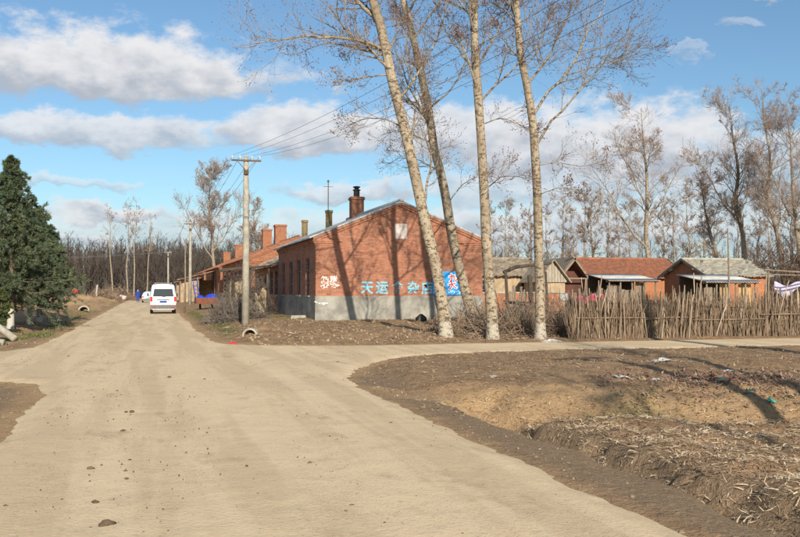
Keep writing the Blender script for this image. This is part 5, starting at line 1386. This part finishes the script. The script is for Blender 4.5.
lump('blue_sack', 'left blue sack on the rusty cart', 'sack', cx - .38, cy + .7, cz + .72, .34, .45, .2, M['plastic_blue'], 1, 'blue sacks on the cart', .6)
lump('blue_sack', 'right larger blue sack on the rusty cart', 'sack', cx + .38, cy + .7, cz + .72, .38, .45, .27, M['plastic_blue'], 2, 'blue sacks on the cart', .6)
lump('blue_bundle', 'small blue bundle on the ground right of the cart', 'bundle', cx + 1.15, cy + .5, cz + .1, .2, .2, .4, M['plastic_blue'], 3)

# ------------------------------------------------------------------ people far down the road
def person(label, x, y, z, joints, edges, rad, zones):
    me = bpy.data.meshes.new('figure'); me.from_pydata(joints, edges, [])
    ob = bpy.data.objects.new('figure', me); COL.objects.link(ob)
    md = ob.modifiers.new('s', 'SKIN'); me.skin_vertices[0].data[0].use_root = True
    for i, r in enumerate(rad): me.skin_vertices[0].data[i].radius = (r, r) if np.isscalar(r) else r
    ob.modifiers.new('u', 'SUBSURF').levels = 1
    dg = bpy.context.evaluated_depsgraph_get(); dg.update(); m2 = bpy.data.meshes.new_from_object(ob.evaluated_get(dg)); bpy.data.objects.remove(ob)
    m2.materials.clear()
    names = ['cloth_dark', zones[0], 'skin', 'hair', zones[1]]
    for nme in names: m2.materials.append(M[nme])
    for p in m2.polygons: p.material_index = zones[2](p.center); p.use_smooth = True
    o = bpy.data.objects.new('person', m2); COL.objects.link(o); o.location = (x, y, z)
    return tag(o, label, 'person')
ST_J = [(0, 0, .95), (0, 0, 1.15), (0, 0, 1.38), (0, 0, 1.48), (0, .01, 1.60), (0, .0, 1.70), (.19, 0, 1.36), (.25, .02, 1.10), (.24, .10, .88), (.23, .13, .80), (-.19, 0, 1.36), (-.25, .02, 1.10), (-.24, .10, .88), (-.23, .13, .80),
        (.09, 0, .88), (.11, .03, .48), (.12, 0, .09), (.12, .13, .04), (-.09, 0, .88), (-.11, .0, .48), (-.12, -.05, .09), (-.12, .08, .04)]
ST_E = [(0, 1), (1, 2), (2, 3), (3, 4), (4, 5), (2, 6), (6, 7), (7, 8), (8, 9), (2, 10), (10, 11), (11, 12), (12, 13), (0, 14), (14, 15), (15, 16), (16, 17), (0, 18), (18, 19), (19, 20), (20, 21)]
ST_R = [(.16, .12), (.16, .12), (.17, .12), .06, .10, .07, .08, .06, .05, .04, .08, .06, .05, .04, .10, .075, .055, .045, .10, .075, .055, .045]
def zone_st(c): return 3 if c.z > 1.65 else (2 if c.z > 1.46 else (4 if c.z < .9 and abs(c.x) < .19 else (2 if c.z < .83 and abs(c.x) > .19 else 1)))
x, y = cw(138, 118); person('person in blue clothes standing at the road end', x, y, H(x, y) if road_sdf(np.array([x]), np.array([y]))[0] > 0 else .02, ST_J, ST_E, ST_R, ('cloth_blue', 'cloth_blue', zone_st))
# crouching / sitting figures
SI_J = [(0, 0, .20), (0, .03, .42), (0, .06, .62), (0, .08, .72), (0, .10, .84), (0, .10, .93), (.18, .06, .60), (.26, -.05, .38), (.16, -.24, .34), (.12, -.30, .34), (-.18, .06, .60), (-.26, -.05, .38), (-.16, -.24, .34), (-.12, -.30, .34),
        (.10, -.05, .20), (.16, -.42, .36), (.15, -.48, .06), (.15, -.58, .03), (-.10, -.05, .20), (-.16, -.42, .36), (-.15, -.48, .06), (-.15, -.58, .03)]
def zone_si(c): return 3 if c.z > .88 else (2 if c.z > .70 else (4 if c.y < -.10 and c.z < .42 and abs(c.x) < .24 else 1))
x, y = cw(75, 96); z = H(x, y)
person('person in a bright red jacket sitting on the spoil mound', x, y, z - .02, [(a * 1.1, b * 1.1, c * 1.1) for a, b, c in SI_J], ST_E, ST_R, ('cloth_red', 'cloth_dark', zone_si))
x, y = cw(118, 116); z = H(x, y)
person('person in dark clothes crouching beside the road end', x, y, z, [(a * 1.15, b * 1.15, c * 1.15) for a, b, c in SI_J], ST_E, ST_R, ('cloth_dark', 'cloth_dark', zone_si))
# pale board and post by the brush heap at the road end
x, y = cw(97, 108); tag(MB().tube([(x, y, H(x, y) - .1), (x - .05, y, H(x, y) + .8), (x + .05, y, H(x, y) + 1.7)], [.13, .11, .1], 8).build('leaning_post', M['concrete_pale'], None, True), 'pale post in front of the brush heap at the road end', 'post')
x, y = cw(122, 130); tag(MB().bar((x, y, .3), (x + .2, y + .5, .8), .9, .05, (0, -.8, .6)).build('white_board', M['white_board'], None), 'white board propped behind the crouching person', 'board')

# ------------------------------------------------------------------ litter, clods, laundry
def bag(label, px, dp, s, m, seed, cat='plastic bag', dz=0.0, group='scraps of litter'):
    x, y = cw(px, dp); rng = np.random.default_rng(seed); n = 9; V = []
    for i in range(n):
        for j in range(n):
            u, w = i / (n - 1) - .5, j / (n - 1) - .5
            e = 1 - .5 * (u * u + w * w) + .25 * math.sin(5 * u + seed) * math.cos(4 * w)
            V.append([x + u * s * e * 1.5, y + w * s * e, 0])
    V = np.array(V); V[:, 2] = Hs(V[:, 0], V[:, 1]) + .012 + (.10 * s + np.abs(rng.normal(0, .07 * s, len(V)))) * np.exp(-((V[:, 0] - x) ** 2 + (V[:, 1] - y) ** 2) / (s * s * .18)) + dz
    Q = [(i * n + j, (i + 1) * n + j, (i + 1) * n + j + 1, i * n + j + 1) for i in range(n - 1) for j in range(n - 1)]
    o = MB().addq(V, Q).build(cat.replace(' ', '_'), M[m], None, False); sd = o.modifiers.new('t', 'SOLIDIFY'); sd.thickness = .004
    return tag(o, label, cat, group)
bag('crumpled white plastic sheet near the side road', 661, 18.3, .42, 'plastic_white', 1)
bag('small white plastic bag on the bank top, left of the larger sheet', 622, 15.6, .26, 'plastic_white', 2)
bag('teal plastic scrap on the rubbish slope, leftmost of three', 721, 14.9, .11, 'plastic_teal', 3, dz=.03)
bag('teal plastic scrap on the rubbish slope, middle of three', 748, 14.3, .11, 'plastic_teal', 4, dz=.03)
bag('teal plastic scrap on the rubbish slope, rightmost of three', 771, 13.9, .11, 'plastic_teal', 5, dz=.03)
bag('pale blue plastic scrap on the left of the bank top', 494, 15.9, .16, 'plastic_white', 6)
bag('red plastic scrap at the road corner near the culvert', 233, 26.6, .26, 'plastic_red', 7, dz=.03)
bag('white rag in the dead leaves near the right picture edge', 728, 16.8, .22, 'plastic_white', 8)
bag('white scrap beside the rubbish slope', 655, 15.3, .18, 'plastic_white', 9)
bag('pale plastic on the brushwood at the foot of the poplars', 552, 28.0, .5, 'plastic_white', 10)
bag('pale scrap under the dark brush heap', 226, 36.5, .25, 'plastic_white', 11)
x, y = cw(421, 36.2); lump('black_bag', 'black bag on the ground before the shop wall', 'bag', x, y, H(x, y) + .02, .2, .14, .2, M['plastic_black'], 12, amp=.7)
CLODS = [(108, 527, .085, 'largest dark earth clod, near the bottom left of the road'), (92, 470, .045, 'dark earth clod on the left wheel track above the largest clod'),
         (124, 432, .04, 'dark earth clod halfway up the left wheel track'), (133, 413, .05, 'flat dark clod beside a tiny one on the left track'),
         (127, 413, .03, 'tiny dark clod touching the flat one on the left track'), (118, 392, .035, 'dark clod on the left track just before the crossing'),
         (170, 378, .05, 'larger dark clod in the middle of the crossing'), (205, 380, .035, 'dark clod in the crossing right of the larger one'),
         (97, 504, .045, 'dark clod just above the largest clod'), (128, 480, .028, 'lowest of three tiny clods in a line on the left track'),
         (127, 472, .025, 'middle of three tiny clods in a line on the left track'), (131, 461, .022, 'topmost of three tiny clods in a line on the left track'),
         (346, 513, .028, 'lower left of two small clods on the right side of the road'), (352, 507, .03, 'upper right of two small clods on the right side of the road'),
         (8, 507, .025, 'small clod at the left picture edge on the road'), (310, 464, .03, 'lone small clod right of the road centre'),
         (338, 363, .05, 'dark clod at the tip of the road corner'), (391, 424, .03, 'small clod near the right road edge'), (69, 357, .05, 'dark clod at the mouth of the left side road')]
for k, (px, py, sz, lab) in enumerate(CLODS):
    dp = CAMH * FPX / (py - 290); x, y = cw(px, dp); sz *= .45
    lump('earth_clod', lab, 'clod', x, y, .018, sz * 1.4, sz, sz * .75, M['clod'], 40 + k, 'dark clods on the road', .6)
for lab, px, dp, z, w, m in (('red cloth hanging on the brush fence', 586, 36, 1.35, .75, 'cloth_pink'), ('white cloth hanging on the brush fence', 564, 36, 1.45, .4, 'plastic_white'), ('long pink cloth hung left of the plank shed', 598, 36, 1.42, .6, 'cloth_pink')):
    x, y = cw(px, dp); n = 12; V = []
    for i in range(n + 1):
        for j in range(4): V.append((x + w * (i / n - .5), y + .05 * math.sin(i * 1.7 + j), z - .10 * j + .04 * math.sin(i * .9)))
    o = MB().addq(V, [(i * 4 + j, (i + 1) * 4 + j, (i + 1) * 4 + j + 1, i * 4 + j + 1) for i in range(n) for j in range(3)]).build('hanging_cloth', M[m], None, True)
    so = o.modifiers.new('t', 'SOLIDIFY'); so.thickness = .008; tag(o, lab, 'cloth')
ln = thing('clothes_line', 'sagging line behind the brushwood carrying the cloths', 'line', (*cw(580, 36), .1))
a = cw(540, 36.03); b = cw(625, 36.03)
MB().tube([(a[0], a[1], 1.50), ((a[0] + b[0]) / 2, (a[1] + b[1]) / 2, 1.44), (b[0], b[1], 1.52)], .008, 5).build('cord', M['wire'], ln)
for q in (a, b): MB().tube([(q[0], q[1], 0), (q[0], q[1], 1.6)], [.04, .03], 6).build('post', M['wood'], ln)
# lone tall thin pole in the yard
x, y = cw(728.5, 45); tag(MB().tube([(x, y, 0), (x + .03, y, 2.5), (x - .02, y, zz(228, 45))], [.06, .05, .03], 7).build('bare_pole', M['wood'], None), 'thin upright bare pole in front of the grey roof', 'pole')

# ------------------------------------------------------------------ ground cover (uncountable)
def strips(name, label, x, y, L, W, flat, m, cat, rng, lift=.01, curl=.25, upright=False):
    n = len(x); z = Hs(x, y) + lift * rng.random(n)
    a = rng.uniform(0, 2 * np.pi, n)
    if upright: D = unit(np.column_stack([np.cos(a) * flat, np.sin(a) * flat, np.ones(n)]))
    else: D = unit(np.column_stack([np.cos(a), np.sin(a), np.abs(rng.normal(0, flat, n))]))
    S = unit(np.cross(D, np.column_stack([rng.normal(0, .4, n), rng.normal(0, .4, n), np.ones(n)]))) if not upright else unit(np.column_stack([-np.sin(a), np.cos(a), np.zeros(n)]))
    B = np.column_stack([x, y, z]); L = L[:, None]; W = W[:, None]
    bend = np.column_stack([rng.normal(0, 1, n), rng.normal(0, 1, n), rng.normal(.3, .6, n)]) * curl * L
    p0, p1, p2 = B, B + D * L * .5 + bend * .35, B + D * L
    V = np.stack([p0 - S * W, p0 + S * W, p1 - S * W, p1 + S * W, p2 - S * W * .3, p2 + S * W * .3], 1)
    if not upright: V[..., 2] = np.maximum(V[..., 2], Hs(V[..., 0].ravel(), V[..., 1].ravel()).reshape(n, 6) + .004)
    V = V.reshape(-1, 3)
    i = np.arange(n)[:, None] * 6; Q = np.concatenate([i + np.array([0, 1, 3, 2]), i + np.array([2, 3, 5, 4])])
    return tag(MB().addq(V, Q).build(name, M[m], None), label, cat, kind='stuff')
rg = np.random.default_rng(808)
def scatter(n, x0, x1, y0, y1, fn):
    x = rg.uniform(x0, x1, n); y = rg.uniform(y0, y1, n); k = rg.random(n) < fn(x, y); return x[k], y[k]
def field_w(x, y): return sstep(5.0, 5.8, x) * (1 - sstep(11.2, 13.0, y + .33 * (x - 6.8))) * (.35 + 1.3 * np.clip(fbm(x, y, .8, 3, 5) + .35, 0, 1))
x, y = scatter(52000, 5.0, 14, 4.5, 13, field_w); n = len(x)
strips('corn_stubble', 'pale broken corn stalks and leaves strewn over the field', x, y, rg.uniform(.025, .13, n), rg.uniform(.002, .008, n), .2, 'field_straw', 'straw', rg, .05)
x, y = scatter(9000, 4.2, 6.4, 4.5, 13.5, lambda x, y: np.exp(-((x - 5.1) / .55) ** 2) * np.clip(.4 + 2 * fbm(x, y, 1.5, 3, 15), 0, 1)); n = len(x)
strips('ditch_straw', 'dry grass and straw along the ditch edge', x, y, rg.uniform(.04, .13, n), rg.uniform(.002, .006, n), .4, 'field_straw', 'straw', rg, .04)
x, y = scatter(22000, 3.6, 16, 11, 22, lambda x, y: (road_sdf(x, y) > .25) * (.12 + .9 * np.clip(fbm(x, y, .7, 3, 25) + .1, 0, 1) + .9 * np.exp(-((x - 9) / 1.6) ** 2 - ((y - 12.2) / 1.3) ** 2))); n = len(x)
strips('dead_leaves', 'brown dead leaves and stalks on the bank', x, y, rg.uniform(.02, .09, n), rg.uniform(.003, .012, n), .25, 'straw_dark', 'leaves', rg, .03)
x, y = scatter(9000, 7.2, 13, 11, 16, lambda x, y: np.exp(-((x - 9.6) / 1.6) ** 2 - ((y - 13.2) / 1.1) ** 2)); n = len(x)
strips('rubbish_leaves', 'dark reddish rubbish and dead leaves on the slope', x, y, rg.uniform(.03, .12, n), rg.uniform(.005, .018, n), .5, 'rubbish', 'leaves', rg, .05)
x, y = scatter(9000, 3.6, 16, 11, 22, lambda x, y: (road_sdf(x, y) > .25) * (.10 + .6 * np.clip(fbm(x, y, 1.1, 3, 26), 0, 1) + .6 * np.exp(-((x - 9) / 1.4) ** 2 - ((y - 12.0) / 1.1) ** 2))); n = len(x)
strips('dry_grass', 'pale dry grass wisps on the bank', x, y, rg.uniform(.04, .12, n), rg.uniform(.003, .008, n), .4, 'straw', 'dry grass', rg, .02)
x, y = scatter(9000, 2.6, 14, 25.6, 38.3, lambda x, y: (road_sdf(x, y) > .1) * np.clip(.45 + 1.6 * fbm(x, y, .6, 3, 27), 0, 1)); n = len(x)
strips('verge_litter', 'dead leaves and straw on the verge before the shop', x, y, rg.uniform(.04, .16, n), rg.uniform(.006, .016, n), .25, 'straw_dark', 'leaves', rg, .05)
x, y = scatter(5000, 2.6, 25, 25.5, 38, lambda x, y: (road_sdf(x, y) > .05) * np.clip(.35 + 1.6 * fbm(x, y, .9, 3, 28), 0, 1)); n = len(x)
strips('verge_straw', 'pale straw wisps along the verge and fence foot', x, y, rg.uniform(.05, .2, n), rg.uniform(.005, .014, n), .3, 'straw', 'straw', rg, .05)
def green_w(x, y): return np.clip(terrain(x, y)[3] * 1.3, 0, 1)
x1, y1 = scatter(30000, -16, -2.8, 26, 70, green_w); x2, y2 = scatter(8000, 2, 8, 28, 62, green_w); x3, y3 = scatter(2500, 5, 9, 10.8, 13.2, green_w)
x = np.r_[x1, x2, x3]; y = np.r_[y1, y2, y3]; n = len(x)
strips('grass', 'short fresh grass on the road verges', x, y, rg.uniform(.03, .085, n) * (1 + .5 * (x < 0)), rg.uniform(.003, .008, n) * (1 + (y > 24) * 1.4), .55, 'grass', 'grass', rg, 0, .2, True)
# pebbles and crumbs
def pebbles(name, label, x, y, s, m, z=None):
    n = len(x); z = Hs(x, y) if z is None else z; rng = np.random.default_rng(3)
    d = unit(rng.normal(0, 1, (n, 3)) * np.array([1, 1, .3])); V, F = octa(np.column_stack([x, y, z + s * .15]), d, s * rng.uniform(.7, 1.3, n), s * rng.uniform(.5, .9, n))
    return tag(MB().addq(V, F).build(name, M[m], None), label, 'pebbles', kind='stuff')
def soil_w(x, y): return (road_sdf(x, y) > -.25) * np.clip(.35 + 1.5 * fbm(x, y, .8, 3, 35), .05, 1)
x, y = scatter(36000, -6, 14, 4.5, 22.5, soil_w); pebbles('soil_crumbs', 'crumbs of earth and small stones on the banks', x, y, .005 + .020 * rg.random(len(x)) ** 4, 'stone')
x, y = scatter(8000, -16, 14, 25, 42, soil_w); pebbles('verge_stones', 'stones and crumbs of earth on the far verges', x, y, .012 + .05 * rg.random(len(x)) ** 3, 'stone')
x, y = scatter(700, 3, 9.5, 26, 30.5, lambda x, y: (road_sdf(x, y) > .1) * .9); pebbles('bank_stones', 'pale stones and lumps in the bank before the shop', x, y, .015 + .08 * rg.random(len(x)) ** 5, 'stone_pale')
x, y = scatter(26000, -8, 8, 4.5, 30, lambda x, y: (road_sdf(x, y) < .1) * np.clip(.15 + 2.2 * fbm(x * 2, y * .3, 1, 3, 45) + .35 * np.exp(-((x + .4) / .6) ** 2), .03, 1)); pebbles('road_grit', 'grit and small stones on the road', x, y, .0035 + .011 * rg.random(len(x)) ** 5, 'clod', np.full(len(x), .022))
